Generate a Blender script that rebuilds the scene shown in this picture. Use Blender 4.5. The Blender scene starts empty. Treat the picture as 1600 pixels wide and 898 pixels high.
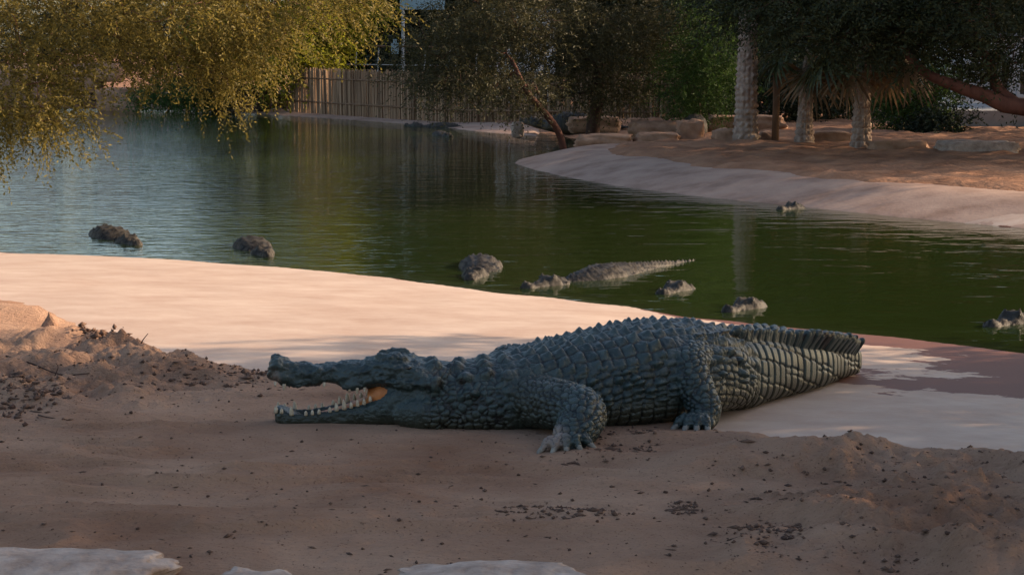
import bpy, bmesh, math, random
import numpy as np
from mathutils import Vector, Matrix
scene = bpy.context.scene
COL = scene.collection
R = math.radians
# ------------------------------------------------------------------ camera
F = 2986.0; HC = 1.75; PITCH = math.atan(379.0/F)
cam_d = bpy.data.cameras.new('camera'); cam = bpy.data.objects.new('camera', cam_d); COL.objects.link(cam)
cam_d.sensor_width = 36; cam_d.lens = 36*F/1600; cam_d.clip_start = .1; cam_d.clip_end = 1500
cam.location = (0, 0, HC); cam.rotation_euler = (math.pi/2-PITCH, 0, 0); scene.camera = cam
# ------------------------------------------------------------------ light
SUN_AZ = math.atan2(1.0, .27); SUN_EL = R(22)
SD = Vector((math.sin(SUN_AZ)*math.cos(SUN_EL), math.cos(SUN_AZ)*math.cos(SUN_EL), math.sin(SUN_EL)))
w = bpy.data.worlds.new('World'); scene.world = w; w.use_nodes = True
nt = w.node_tree; sky = nt.nodes.new('ShaderNodeTexSky'); sky.sky_type = 'NISHITA'; sky.sun_disc = False
sky.sun_elevation = SUN_EL; sky.sun_rotation = SUN_AZ; sky.air_density = 1.0; sky.dust_density = 2.5; sky.ozone_density = .6
bg = nt.nodes['Background']; bg.inputs['Strength'].default_value = .15
nt.links.new(sky.outputs[0], bg.inputs[0])
sl = bpy.data.lights.new('sun', 'SUN'); sl.energy = 5.0; sl.angle = R(.6); sl.color = (1, .76, .53)
so = bpy.data.objects.new('sun', sl); COL.objects.link(so); so.rotation_euler = SD.to_track_quat('Z', 'Y').to_euler(); so.location = (20, 8, 20)
vs = scene.view_settings; vs.view_transform = 'Standard'; vs.look = 'None'; vs.gamma = 1; vs.exposure = 0.88
# ------------------------------------------------------------------ helpers
WZ = -.20                                        # water level
def ray(px, py):
    x = (px-800)/F; y = -(py-449)/F
    c, s = math.cos(PITCH), math.sin(PITCH)
    return np.array([x, c+y*s, -s+y*c])
def P(px, py, z):
    d = ray(px, py); t = (z-HC)/d[2]; return np.array([d[0]*t, d[1]*t, z])
def PD(px, py, Y):
    d = ray(px, py); t = Y/d[1]; return np.array([d[0]*t, Y, HC+d[2]*t])
def tag(o, label=None, cat=None, group=None, kind=None):
    if label: o['label'] = label
    if cat: o['category'] = cat
    if group: o['group'] = group
    if kind: o['kind'] = kind
    return o
def link(name, me, mat=None, parent=None, loc=None):
    o = bpy.data.objects.new(name, me); COL.objects.link(o)
    if mat is not None and me is not None and not me.materials: me.materials.append(mat)
    if parent: o.parent = parent
    if loc is not None: o.location = loc
    return o
def empty(name, loc=(0, 0, 0), rz=0):
    o = bpy.data.objects.new(name, None); COL.objects.link(o); o.location = loc; o.rotation_euler = (0, 0, rz); o.empty_display_size = .2
    return o
def mesh_np(name, v, f, smooth=True):
    v = np.asarray(v, np.float32); f = np.asarray(f, np.int32); k = f.shape[1]
    me = bpy.data.meshes.new(name)
    me.vertices.add(len(v)); me.vertices.foreach_set('co', v.ravel())
    me.loops.add(f.size); me.loops.foreach_set('vertex_index', f.ravel())
    me.polygons.add(len(f)); me.polygons.foreach_set('loop_start', np.arange(0, f.size, k, dtype=np.int32))
    me.update(calc_edges=True); me.validate()
    if smooth: me.polygons.foreach_set('use_smooth', np.ones(len(f), bool))
    return me
def copy_tree(o, parent=None):
    c = o.copy(); COL.objects.link(c); c.parent = parent
    for ch in list(o.children): copy_tree(ch, c)
    return c
def hsh(ix, iy, iz=0, seed=0):
    h = (ix.astype(np.int64)*374761393 + iy.astype(np.int64)*668265263 + np.asarray(iz).astype(np.int64)*2147483647 + seed*974711) & 0xffffffff
    h = ((h ^ (h >> 13))*1274126177) & 0xffffffff
    h = ((h ^ (h >> 16))*2246822519) & 0xffffffff
    return ((h ^ (h >> 15)) & 0xffffff)/float(0x1000000)
def vnoise(x, y, seed=0):
    xi = np.floor(x); yi = np.floor(y); fx = x-xi; fy = y-yi
    fx = fx*fx*fx*(fx*(fx*6-15)+10); fy = fy*fy*fy*(fy*(fy*6-15)+10)
    a = hsh(xi, yi, 0, seed); b = hsh(xi+1, yi, 0, seed); c = hsh(xi, yi+1, 0, seed); d = hsh(xi+1, yi+1, 0, seed)
    return ((a*(1-fx)+b*fx)*(1-fy)+(c*(1-fx)+d*fx)*fy)*2-1
def fbm(x, y, oct=4, seed=0, g=.5):
    r = 0; a = 1
    for i in range(oct):
        r = r+a*vnoise(x, y, seed+i*17); x = x*2.03+3.1; y = y*2.03+1.7; a *= g
    return r
def sst(x, a, b):
    t = np.clip((x-a)/(b-a), 0, 1); return t*t*(3-2*t)
def voro2(u, v, jit, seed=0):
    iu = np.floor(u); iv = np.floor(v)
    f1 = np.full(u.shape, 9.); f2 = f1.copy(); rid = np.zeros(u.shape); lu = np.zeros(u.shape); lv = np.zeros(u.shape)
    for a in (-1, 0, 1):
        for b in (-1, 0, 1):
            cu = iu+a; cv = iv+b
            pu = cu+.5+jit*(hsh(cu, cv, 1, seed)-.5); pv = cv+.5+jit*(hsh(cu, cv, 2, seed)-.5)
            du = u-pu; dv = v-pv; d = np.sqrt(du*du+dv*dv)
            n = d < f1
            f2 = np.where(n, f1, np.minimum(f2, d)); lu = np.where(n, du, lu); lv = np.where(n, dv, lv)
            rid = np.where(n, hsh(cu, cv, 3, seed), rid); f1 = np.where(n, d, f1)
    return f1, f2, rid, lu, lv
def voro3(p, jit, seed=0):
    ip = np.floor(p); n0 = len(p)
    f1 = np.full(n0, 9.); f2 = f1.copy(); rid = np.zeros(n0)
    for a in (-1, 0, 1):
        for b in (-1, 0, 1):
            for c in (-1, 0, 1):
                cx = ip[:, 0]+a; cy = ip[:, 1]+b; cz = ip[:, 2]+c
                q = [cc+.5+jit*(hsh(cx, cy, cz*7+k, seed)-.5) for k, cc in enumerate((cx, cy, cz))]
                d = np.sqrt((p[:, 0]-q[0])**2+(p[:, 1]-q[1])**2+(p[:, 2]-q[2])**2)
                n = d < f1
                f2 = np.where(n, f1, np.minimum(f2, d)); rid = np.where(n, hsh(cx, cy, cz*7+5, seed), rid); f1 = np.where(n, d, f1)
    return f1, f2, rid
# ------------------------------------------------------------------ materials
def newmat(name):
    m = bpy.data.materials.new(name); m.use_nodes = True
    n = m.node_tree.nodes; b = n['Principled BSDF']
    return m, m.node_tree, n, m.node_tree.links, b
def surf(name, c1, c2, scale=2.0, rough=.85, bump=.3, bscale=40, c3=None, stretch=(1, 1, 1), spec=.3, bdist=.01, detail=8):
    m, t, n, l, b = newmat(name)
    tc = n.new('ShaderNodeTexCoord'); mp = n.new('ShaderNodeMapping'); mp.inputs['Scale'].default_value = stretch
    l.new(tc.outputs['Object'], mp.inputs[0])
    a = n.new('ShaderNodeTexNoise'); a.inputs['Scale'].default_value = scale; a.inputs['Detail'].default_value = detail; a.inputs['Roughness'].default_value = .65
    l.new(mp.outputs[0], a.inputs['Vector'])
    r = n.new('ShaderNodeValToRGB'); r.color_ramp.elements[0].position = .33; r.color_ramp.elements[1].position = .68
    r.color_ramp.elements[0].color = (*c1, 1); r.color_ramp.elements[1].color = (*c2, 1)
    if c3: e = r.color_ramp.elements.new(.5); e.color = (*c3, 1)
    l.new(a.outputs[0], r.inputs[0]); l.new(r.outputs[0], b.inputs['Base Color'])
    b.inputs['Roughness'].default_value = rough; b.inputs['Specular IOR Level'].default_value = spec
    if bump:
        c = n.new('ShaderNodeTexNoise'); c.inputs['Scale'].default_value = bscale; c.inputs['Detail'].default_value = 6
        l.new(mp.outputs[0], c.inputs['Vector'])
        bp = n.new('ShaderNodeBump'); bp.inputs['Strength'].default_value = bump; bp.inputs['Distance'].default_value = bdist
        l.new(c.outputs[0], bp.inputs['Height']); l.new(bp.outputs[0], b.inputs['Normal'])
    return m
def leafmat(name, c1, c2, trans=.35, rough=.6):
    m, t, n, l, b = newmat(name)
    g = n.new('ShaderNodeNewGeometry'); r = n.new('ShaderNodeValToRGB')
    r.color_ramp.elements[0].color = (*c1, 1); r.color_ramp.elements[1].color = (*c2, 1)
    l.new(g.outputs['Random Per Island'], r.inputs[0])
    l.new(r.outputs[0], b.inputs['Base Color']); b.inputs['Roughness'].default_value = rough; b.inputs['Specular IOR Level'].default_value = .25
    tr = n.new('ShaderNodeBsdfTranslucent'); l.new(r.outputs[0], tr.inputs[0])
    mx = n.new('ShaderNodeMixShader'); mx.inputs[0].default_value = trans
    l.new(b.outputs[0], mx.inputs[1]); l.new(tr.outputs[0], mx.inputs[2]); l.new(mx.outputs[0], n['Material Output'].inputs[0])
    return m
M = {}
def sand_mat():
    m, t, n, l, b = newmat('red_sand')
    tc = n.new('ShaderNodeTexCoord')
    a = n.new('ShaderNodeTexNoise'); a.inputs['Scale'].default_value = 1.1; a.inputs['Detail'].default_value = 9; a.inputs['Roughness'].default_value = .62
    l.new(tc.outputs['Object'], a.inputs['Vector'])
    r = n.new('ShaderNodeValToRGB'); e = r.color_ramp.elements
    e[0].position = .30; e[0].color = (.31, .165, .102, 1); e[1].position = .70; e[1].color = (.54, .34, .23, 1)
    l.new(a.outputs[0], r.inputs[0])
    # fine dark specks of litter in the sand
    v = n.new('ShaderNodeTexNoise'); v.inputs['Scale'].default_value = 80; v.inputs['Detail'].default_value = 6
    l.new(tc.outputs['Object'], v.inputs['Vector'])
    rr = n.new('ShaderNodeValToRGB'); rr.color_ramp.elements[0].position = .60; rr.color_ramp.elements[1].position = .76
    l.new(v.outputs[0], rr.inputs[0])
    mx = n.new('ShaderNodeMixRGB'); mx.inputs[2].default_value = (.13, .07, .05, 1); l.new(rr.outputs[0], mx.inputs[0]); l.new(r.outputs[0], mx.inputs[1])
    l.new(mx.outputs[0], b.inputs['Base Color']); b.inputs['Roughness'].default_value = .95; b.inputs['Specular IOR Level'].default_value = .1
    mp = n.new('ShaderNodeMapping'); mp.inputs['Scale'].default_value = (1, 1.8, 1); mp.inputs['Rotation'].default_value = (0, 0, .15); l.new(tc.outputs['Object'], mp.inputs[0])
    c = n.new('ShaderNodeTexNoise'); c.inputs['Scale'].default_value = 22; c.inputs['Detail'].default_value = 10; c.inputs['Roughness'].default_value = .7
    l.new(mp.outputs[0], c.inputs['Vector'])
    bp = n.new('ShaderNodeBump'); bp.inputs['Strength'].default_value = 1.0; bp.inputs['Distance'].default_value = .05
    l.new(c.outputs[0], bp.inputs['Height']); l.new(bp.outputs[0], b.inputs['Normal'])
    return m
M['sand'] = sand_mat()
def concrete_mat():
    m, t, n, l, b = newmat('pink_concrete')
    tc = n.new('ShaderNodeTexCoord'); mp = n.new('ShaderNodeMapping'); mp.inputs['Scale'].default_value = (.8, 1.15, 1); mp.inputs['Rotation'].default_value = (0, 0, -.35)
    l.new(tc.outputs['Object'], mp.inputs[0])
    a = n.new('ShaderNodeTexNoise'); a.inputs['Scale'].default_value = 2.2; a.inputs['Detail'].default_value = 10; a.inputs['Roughness'].default_value = .68
    l.new(mp.outputs[0], a.inputs['Vector'])
    r = n.new('ShaderNodeValToRGB'); e = r.color_ramp.elements
    e[0].position = .26; e[0].color = (.36, .235, .170, 1); e[1].position = .68; e[1].color = (.51, .385, .30, 1)
    l.new(a.outputs[0], r.inputs[0])
    # wet brown-red film beside the water (real wetness: attribute), broken up by noise
    at = n.new('ShaderNodeAttribute'); at.attribute_name = 'wet'
    nz = n.new('ShaderNodeTexNoise'); nz.inputs['Scale'].default_value = 1.9; nz.inputs['Detail'].default_value = 7; nz.inputs['Roughness'].default_value = .6
    l.new(mp.outputs[0], nz.inputs['Vector'])
    ad = n.new('ShaderNodeMath'); ad.operation = 'ADD'; l.new(at.outputs['Fac'], ad.inputs[0]); l.new(nz.outputs[0], ad.inputs[1])
    wr = n.new('ShaderNodeValToRGB'); wr.color_ramp.elements[0].position = .985; wr.color_ramp.elements[1].position = 1.0
    sb = n.new('ShaderNodeMath'); sb.operation = 'MULTIPLY'; sb.inputs[1].default_value = .98
    l.new(ad.outputs[0], sb.inputs[0]); l.new(sb.outputs[0], wr.inputs[0])
    mx = n.new('ShaderNodeMixRGB'); mx.inputs[2].default_value = (.135, .048, .028, 1); l.new(wr.outputs[0], mx.inputs[0]); l.new(r.outputs[0], mx.inputs[1])
    l.new(mx.outputs[0], b.inputs['Base Color'])
    ro = n.new('ShaderNodeMapRange'); ro.inputs['To Min'].default_value = .8; ro.inputs['To Max'].default_value = .62; l.new(wr.outputs[0], ro.inputs['Value']); l.new(ro.outputs[0], b.inputs['Roughness'])
    b.inputs['Specular IOR Level'].default_value = .3
    c = n.new('ShaderNodeTexNoise'); c.inputs['Scale'].default_value = 30; c.inputs['Detail'].default_value = 8
    l.new(mp.outputs[0], c.inputs['Vector'])
    bp = n.new('ShaderNodeBump'); bp.inputs['Strength'].default_value = .25; bp.inputs['Distance'].default_value = .006
    l.new(c.outputs[0], bp.inputs['Height']); l.new(bp.outputs[0], b.inputs['Normal'])
    return m
M['concrete'] = concrete_mat()
M['rim'] = surf('brown_concrete', (.21, .125, .088), (.37, .25, .185), 1.6, .85, .4, 20, c3=(.30, .195, .145), detail=10)  # darker, browner concrete tone for the rim and the far ledge
M['soil'] = surf('brown_soil', (.16, .075, .042), (.36, .19, .11), 1.3, .95, .8, 14, spec=.1, bdist=.03)
M['bark'] = surf('dark_bark', (.035, .018, .012), (.09, .045, .03), 5, .9, .8, 30, stretch=(1, 1, .25))
M['redbark'] = surf('red_bark', (.06, .022, .014), (.14, .055, .035), 5, .85, .6, 25, stretch=(1, 1, .3))
M['palmbark'] = surf('palm_bark', (.17, .115, .085), (.40, .31, .245), 6, .9, .8, 30, c3=(.29, .21, .16))
M['stone'] = surf('sandstone', (.20, .105, .06), (.42, .25, .16), 2.5, .9, .8, 9, bdist=.03)
M['palestone'] = surf('pale_limestone', (.24, .165, .125), (.45, .35, .285), 9, .9, .9, 18, bdist=.02)
M['clod'] = surf('earth_clod', (.07, .035, .025), (.15, .08, .055), 9, .95, .7, 60)
M['litter'] = surf('dry_litter', (.05, .028, .02), (.16, .09, .06), 30, .9, 0)
M['reed'] = leafmat('dry_reed', (.13, .075, .042), (.33, .21, .125), 0, .85)
M['white'] = surf('white_plaster', (.62, .60, .57), (.78, .76, .73), 1.5, .8, .1, 20)
M['grey'] = surf('grey_concrete', (.20, .20, .20), (.32, .31, .30), 1.5, .85, .3, 15)
M['orange'] = surf('terracotta_plaster', (.55, .34, .21), (.70, .46, .30), 1.5, .8, .1, 20)
M['steel'] = surf('galvanised_steel', (.42, .43, .43), (.58, .58, .57), 8, .45, 0)
M['blue'] = surf('pale_blue_paint', (.25, .38, .45), (.32, .47, .54), 3, .5, 0)
M['darkglass'] = surf('dark_window_glass', (.012, .015, .017), (.03, .034, .036), 3, .12, 0, spec=.6)
M['wood'] = surf('weathered_timber', (.12, .065, .035), (.24, .14, .08), 5, .85, .5, 30, stretch=(1, 1, .2))
M['tooth'] = surf('tooth_ivory', (.30, .22, .14), (.55, .47, .35), 60, .45, 0)
M['claw'] = surf('claw_horn', (.10, .085, .07), (.26, .23, .19), 40, .45, 0)
M['mouth'] = surf('mouth_flesh', (.30, .085, .022), (.52, .19, .055), 14, .5, .4, 60, bdist=.004)
M['eye'] = surf('eye_dark', (.01, .009, .006), (.04, .03, .012), 30, .08, 0, spec=.6)
M['leaf_gold'] = leafmat('leaf_gold', (.10, .078, .014), (.27, .20, .048), .5)
M['leaf_lime'] = leafmat('leaf_lime', (.13, .14, .012), (.32, .30, .03), .62)
M['leaf_dark'] = leafmat('leaf_dark', (.016, .022, .008), (.050, .055, .018), .3)
M['leaf_brown'] = leafmat('leaf_olive', (.038, .036, .014), (.090, .078, .030), .3)
M['leaf_green'] = leafmat('leaf_green', (.030, .060, .012), (.075, .125, .025), .4)
M['leaf_deep'] = leafmat('leaf_deep', (.009, .015, .006), (.030, .038, .014), .25)
M['frond'] = leafmat('palm_frond', (.030, .042, .016), (.075, .085, .032), .25, .45)
M['frond_dry'] = leafmat('palm_frond_dry', (.11, .07, .035), (.20, .13, .07), .2, .7)
# ------------------------------------------------------------------ pond outline
near = [P(*q, WZ)[:2] for q in ((0, 395), (120, 399), (250, 405), (400, 414), (580, 432), (700, 446), (850, 463), (1000, 480), (1150, 497), (1300, 516), (1450, 534), (1600, 550))]
near_ext = [(5.0, 11.2), (8.5, 11.5)]
pen = [P(*q, WZ)[:2] for q in ((1600, 357), (1400, 339), (1250, 323), (1100, 308), (960, 290), (880, 276), (830, 264), (803, 255), (812, 249), (870, 241), (930, 234), (985, 228), (1040, 225))]
far = [P(*q, WZ)[:2] for q in ((1040, 218), (960, 218), (880, 218), (815, 211), (740, 205), (690, 198), (600, 191), (500, 184), (385, 177), (300, 173), (200, 171), (100, 170), (0, 170))]
left = [(-18, 56), (-13, 40), (-10, 28), (-8.4, 22), (-6.4, 18.9)]
POND = np.array(left + list(near) + near_ext + [(10, 15), (8.8, 18.6)] + list(pen) + list(far))
def pond_d(x, y):
    """signed distance to the waterline: + on land, - in the water"""
    sh = x.shape; p = np.stack([x.ravel(), y.ravel()], 1); best = np.full(len(p), 1e9); inside = np.zeros(len(p), bool)
    n = len(POND)
    for i in range(n):
        a = POND[i]; b = POND[(i+1) % n]; e = b-a
        t = np.clip(((p-a)@e)/(e@e), 0, 1); q = p-(a+t[:, None]*e)
        best = np.minimum(best, (q*q).sum(1))
        c = ((a[1] > p[:, 1]) != (b[1] > p[:, 1]))
        xi = a[0]+(p[:, 1]-a[1])/(e[1] if abs(e[1]) > 1e-9 else 1e-9)*e[0]
        inside ^= c & (p[:, 0] < xi)
    d = np.sqrt(best); return np.where(inside, -d, d).reshape(sh)
def H(x, y, d=None):
    if d is None: d = pond_d(x, y)
    nearm = 1-sst(y, 17.5, 19.5)*sst(x, -4, 0)       # near bank vs the rest
    nearm = np.where(y < 17.5, 1, np.where((x < 0), 1-sst(y, 20, 26), nearm))
    farm = sst(y, 38, 42)*(1-sst(x, 1, 3))
    up = .047*nearm+(1-nearm)*(.24*(1-farm)+.06*farm)
    top = 0*nearm+(1-nearm)*(.05*(1-farm)+.0*farm)
    dn = .10*nearm+(1-nearm)*.35
    # smooth clamp at the top
    zl = WZ+up*np.maximum(d, 0); zl = top-np.log1p(np.exp(np.clip((top-zl)/.025, -40, 40)))*.025
    zl = np.maximum(zl, np.minimum(WZ+up*np.maximum(d, 0), top)-.03)
    zw = WZ+dn*np.minimum(d, 0)
    return np.where(d > 0, np.maximum(zl, WZ-.02*0), np.maximum(zw, -1.7))
def sheet(name, xs, ys, zf, mat, attr=None):
    X, Y = np.meshgrid(xs, ys); Z = zf(X, Y)
    v = np.stack([X.ravel(), Y.ravel(), Z.ravel()], 1); nx, ny = len(xs), len(ys)
    i = np.arange((ny-1)*(nx-1)); r = i//(nx-1); c = i % (nx-1); a = r*nx+c
    me = mesh_np(name, v, np.stack([a, a+1, a+nx+1, a+nx], 1))
    if attr:
        for k, fn in attr.items():
            at = me.attributes.new(k, 'FLOAT', 'POINT'); at.data.foreach_set('value', fn(X, Y).ravel().astype(np.float32))
    o = link(name, me, mat); o['kind'] = 'structure'; return o
def nonuni(lo, a, b, hi, fine, coarse):
    return np.unique(np.round(np.concatenate([np.arange(lo, a, coarse), np.arange(a, b, fine), np.arange(b, hi+coarse, coarse)]), 4))
# base ground (soil) incl. the bed of the pond
def ground_z(x, y):
    d = pond_d(x, y); h = H(x, y, d)
    soil = fbm(x*.9, y*.9, 4, 5)*.035+np.abs(fbm(x*2.6, y*2.6, 4, 11))*.05
    edge = 1.15+.35*fbm(x*.7, y*.7, 3, 3)
    isnear = (y < 19.3) & (d > -1)
    z = h-.05+np.where(isnear, 0, sst(d, edge, edge+.5)*(.075+soil))
    return np.where(isnear, h-.12, z)
xs = np.unique(np.concatenate([[-400, -200, -110, -70, -45], np.arange(-30, -12, 1.), np.arange(-12, 14, .16), np.arange(14, 34, 1.), [45, 70, 110, 200, 400]]))
ys = np.unique(np.concatenate([[-300, -120, -50, -20, -8], np.arange(0, 18, .5), np.arange(18, 40, .16), np.arange(40, 62, .4), np.arange(62, 90, 2), [110, 150, 250, 420]]))
sheet('ground', xs, ys, ground_z, M['soil'])
# concrete sheets: the near apron, the rim of the spit, the far ledge
def wetf(x, y):
    d = pond_d(x, y)
    spl = np.exp(-(((x-2.5)/1.5)**2+((y-10.6)/.9)**2))*.66      # splash by the tail
    right = sst(x, .6, 2.2)*np.clip(1-d/1.3, 0, 1)*.9
    return np.where(y < 19, np.clip(1-d/.35, 0, 1)*.5+right+spl, np.clip(1-d/.22, 0, 1)*.5)
sheet('concrete_apron', nonuni(-12, -6, 6, 10, .08, .4), nonuni(3, 8, 19, 21, .08, .4),
      lambda x, y: H(x, y)+fbm(x*.8, y*.8, 3, 8)*.006-np.where(y > 19.2, .3, 0)*0-sst(y, 18.8+0*x, 20+0*x)*.0, M['concrete'], {'wet': wetf})
def rim_z(x, y):
    d = pond_d(x, y); return H(x, y, d)-np.clip(d-1.6, 0, 3)*.15-.5*sst(y, 35.5, 38)
sheet('concrete_rim', np.arange(-.6, 12, .12), np.arange(18.6, 40, .12), lambda x, y: np.where(y < 19.3+0*x, rim_z(x, y)-.25*sst(19.3-y, 0, .4), rim_z(x, y)), M['rim'])
def ledge_z(x, y):
    d = pond_d(x, y); return H(x, y, d)+.012-np.clip(d-3.2, 0, 4)*.1-.5*(1-sst(y, 40.3, 41.3))-.5*sst(x, .4, 1.5)
sheet('concrete_ledge', np.arange(-12, 3.4, .25), np.arange(40.3, 62, .25), ledge_z, M['rim'])
# sand bank
EDGE = np.array([P(*q, -.02)[:2] for q in ((-260, 420), (-80, 450), (0, 466), (60, 486), (130, 520), (200, 546), (300, 572), (400, 588), (470, 592), (700, 625), (900, 655), (1040, 662), (1130, 684), (1250, 692), (1400, 706), (1540, 708), (1600, 722), (1750, 735), (2400, 760))])
def sand_d(x, y):          # + inside the sand (towards the camera)
    ey = np.interp(x, EDGE[:, 0], EDGE[:, 1]); return (ey-y)
rs = np.random.RandomState(4)
def bump_at(x, y, cx, cy, rx, ry, h, rot=0):
    dx = x-cx; dy = y-cy; c, s = math.cos(rot), math.sin(rot); u = (dx*c+dy*s)/rx; v = (-dx*s+dy*c)/ry
    return h*np.exp(-(u*u+v*v))
SPC = np.array([(-1.2, 8.5), (-.4, 8.55), (.3, 8.55), (1.0, 8.9)])
def sand_z(x, y):
    d = sand_d(x, y)+.10*fbm(x*2.2, y*2.2, 4, 21)
    t = np.where(d > 0, .026*(1-np.exp(-d/.25)), np.maximum(d*.16, -.06))
    wx = x+.25*fbm(x*.6, y*.6, 2, 41); wy = y+.25*fbm(x*.6+9, y*.6, 2, 43)
    rel = fbm(wx*.75, wy*1.1, 3, 31)*.030+fbm(wx*2.4, wy*6.5, 4, 33)*.007
    # long soft drag ridges, roughly along the bank
    rdg = 1-np.abs(fbm(wx*.9, wy*3.4, 3, 51, .45)); rel = rel+np.clip(rdg-.58, 0, 1)*.085
    right = sst(x, .55, 1.5)*(1-sst(y, 8.6, 9.4)); leftp = (1-sst(x, -2.0, -1.0))*sst(y, 8.6, 9.4)
    rough = np.clip(right+leftp*1.1, 0, 1.2)
    rel = rel+rough*(fbm(x*3.2, y*3.2, 5, 61, .6)*.040)+np.clip(fbm(x*9, y*9, 4, 71, .62)-.15, 0, 2)*.022*(.25+rough)
    # hollows and heaps
    for (px, py, rx, ry, h) in ((1500, 748, .22, .16, -.07), (1560, 705, .25, .2, .05), (1290, 765, .30, .25, -.05), (1200, 730, .35, .22, .05), (1210, 835, .25, .18, -.05), (1060, 790, .2, .2, -.045),
                                (1010, 690, .22, .12, .06), (30, 640, .3, .25, .05), (150, 555, .5, .25, .07), (330, 580, .45, .16, .055), (60, 500, .6, .3, .06), (-60, 520, .6, .4, .08), (1380, 800, .3, .2, .04), (400, 600, .25, .1, .03)):
        c = P(px, py, 0); rel = rel+bump_at(x, y, c[0], c[1], rx, ry, h)
    cy = np.interp(x, SPC[:, 0], SPC[:, 1]); foot = np.exp(-((y-cy)/.62)**4)*sst(x, -1.5, -1.15)*(1-sst(x, 1.0, 1.3))
    rel = np.where(rel < -.02, -.02+(rel+.02)*.6, rel)
    h0 = H(x, y); z = h0*.999+t+rel*sst(d, -.02, .35)*(1-.75*foot)+.014
    fl = h0+.010; return np.where(d > .06, fl+np.logaddexp(0, (z-fl)/.008)*.008, z)
sheet('sand', nonuni(-14, -2.9, 3.0, 14, .0135, .25), nonuni(-6, 6.1, 10.6, 14, .0135, .2), sand_z, M['sand'])
def sz(x, y):
    a = np.array([[float(x)]]); b = np.array([[float(y)]]); return float(sand_z(a, b)[0, 0])
# water
def water_mat():
    m, t, n, l, b = newmat('pond_water'); n.remove(b)
    tc = n.new('ShaderNodeTexCoord')
    def nz(sc, st, det=3):
        mp = n.new('ShaderNodeMapping'); mp.inputs['Scale'].default_value = st; l.new(tc.outputs['Object'], mp.inputs[0])
        a = n.new('ShaderNodeTexNoise'); a.inputs['Scale'].default_value = sc; a.inputs['Detail'].default_value = det; a.inputs['Roughness'].default_value = .5; a.inputs['Distortion'].default_value = .4
        l.new(mp.outputs[0], a.inputs['Vector']); return a
    a = nz(1.7, (.7, 1.3, 1), 3); c = nz(5.5, (.6, 1.4, 1), 3)
    at = n.new('ShaderNodeAttribute'); at.attribute_name = 'ripple'
    mu = n.new('ShaderNodeMath'); mu.operation = 'MULTIPLY'; l.new(c.outputs[0], mu.inputs[0]); l.new(at.outputs['Fac'], mu.inputs[1])
    m2 = n.new('ShaderNodeMath'); m2.operation = 'MULTIPLY_ADD'; m2.inputs[1].default_value = .42; l.new(a.outputs[0], m2.inputs[0]); l.new(mu.outputs[0], m2.inputs[2])
    bp = n.new('ShaderNodeBump'); bp.inputs['Strength'].default_value = 1; bp.inputs['Distance'].default_value = .034; l.new(m2.outputs[0], bp.inputs['Height'])
    gl = n.new('ShaderNodeBsdfGlossy'); gl.inputs['Roughness'].default_value = .02; gl.inputs['Color'].default_value = (.95, .97, .97, 1); l.new(bp.outputs[0], gl.inputs['Normal'])
    tr = n.new('ShaderNodeBsdfTransparent'); tr.inputs[0].default_value = (.93, .94, .86, 1)
    df = n.new('ShaderNodeBsdfDiffuse'); df.inputs[0].default_value = (.036, .058, .012, 1)
    mx = n.new('ShaderNodeMixShader'); mx.inputs[0].default_value = .42; l.new(tr.outputs[0], mx.inputs[1]); l.new(df.outputs[0], mx.inputs[2])
    fr = n.new('ShaderNodeFresnel'); fr.inputs['IOR'].default_value = 1.33; l.new(bp.outputs[0], fr.inputs['Normal'])
    m3 = n.new('ShaderNodeMixShader'); l.new(fr.outputs[0], m3.inputs[0]); l.new(mx.outputs[0], m3.inputs[1]); l.new(gl.outputs[0], m3.inputs[2])
    l.new(m3.outputs[0], n['Material Output'].inputs['Surface'])
    va = n.new('ShaderNodeVolumeAbsorption'); va.inputs['Color'].default_value = (.42, .44, .10, 1); va.inputs['Density'].default_value = 2.6
    l.new(va.outputs[0], n['Material Output'].inputs['Volume'])
    return m
def build_water():
    xs = np.concatenate([np.arange(-20, 12.01, .5)]); ys = np.arange(9.5, 60, .5)
    X, Y = np.meshgrid(xs, ys); nx, ny = len(xs), len(ys)
    top = np.stack([X.ravel(), Y.ravel(), np.full(X.size, WZ)], 1); bot = top.copy(); bot[:, 2] = -2.2
    i = np.arange((ny-1)*(nx-1)); a = (i//(nx-1))*nx+i % (nx-1); N = len(top)
    f = [np.stack([a, a+1, a+nx+1, a+nx], 1), np.stack([a+N, a+nx+N, a+nx+1+N, a+1+N], 1)]
    ring = np.concatenate([np.arange(nx), np.arange(1, ny)*nx+nx-1, (ny-1)*nx+np.arange(nx-2, -1, -1), np.arange(ny-2, -1, -1)*nx])
    f.append(np.stack([ring[:-1], ring[:-1]+N, ring[1:]+N, ring[1:]], 1))
    me = mesh_np('water', np.concatenate([top, bot]), np.concatenate(f), False)
    rip = .05+.50*(1-sst(X, -4.5, .6))*sst(Y, 12, 17)+.10*sst(Y, 24, 34)
    at = me.attributes.new('ripple', 'FLOAT', 'POINT'); at.data.foreach_set('value', np.concatenate([rip.ravel()]*2).astype(np.float32))
    o = link('water', me, water_mat()); o['kind'] = 'structure'
build_water()
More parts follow.
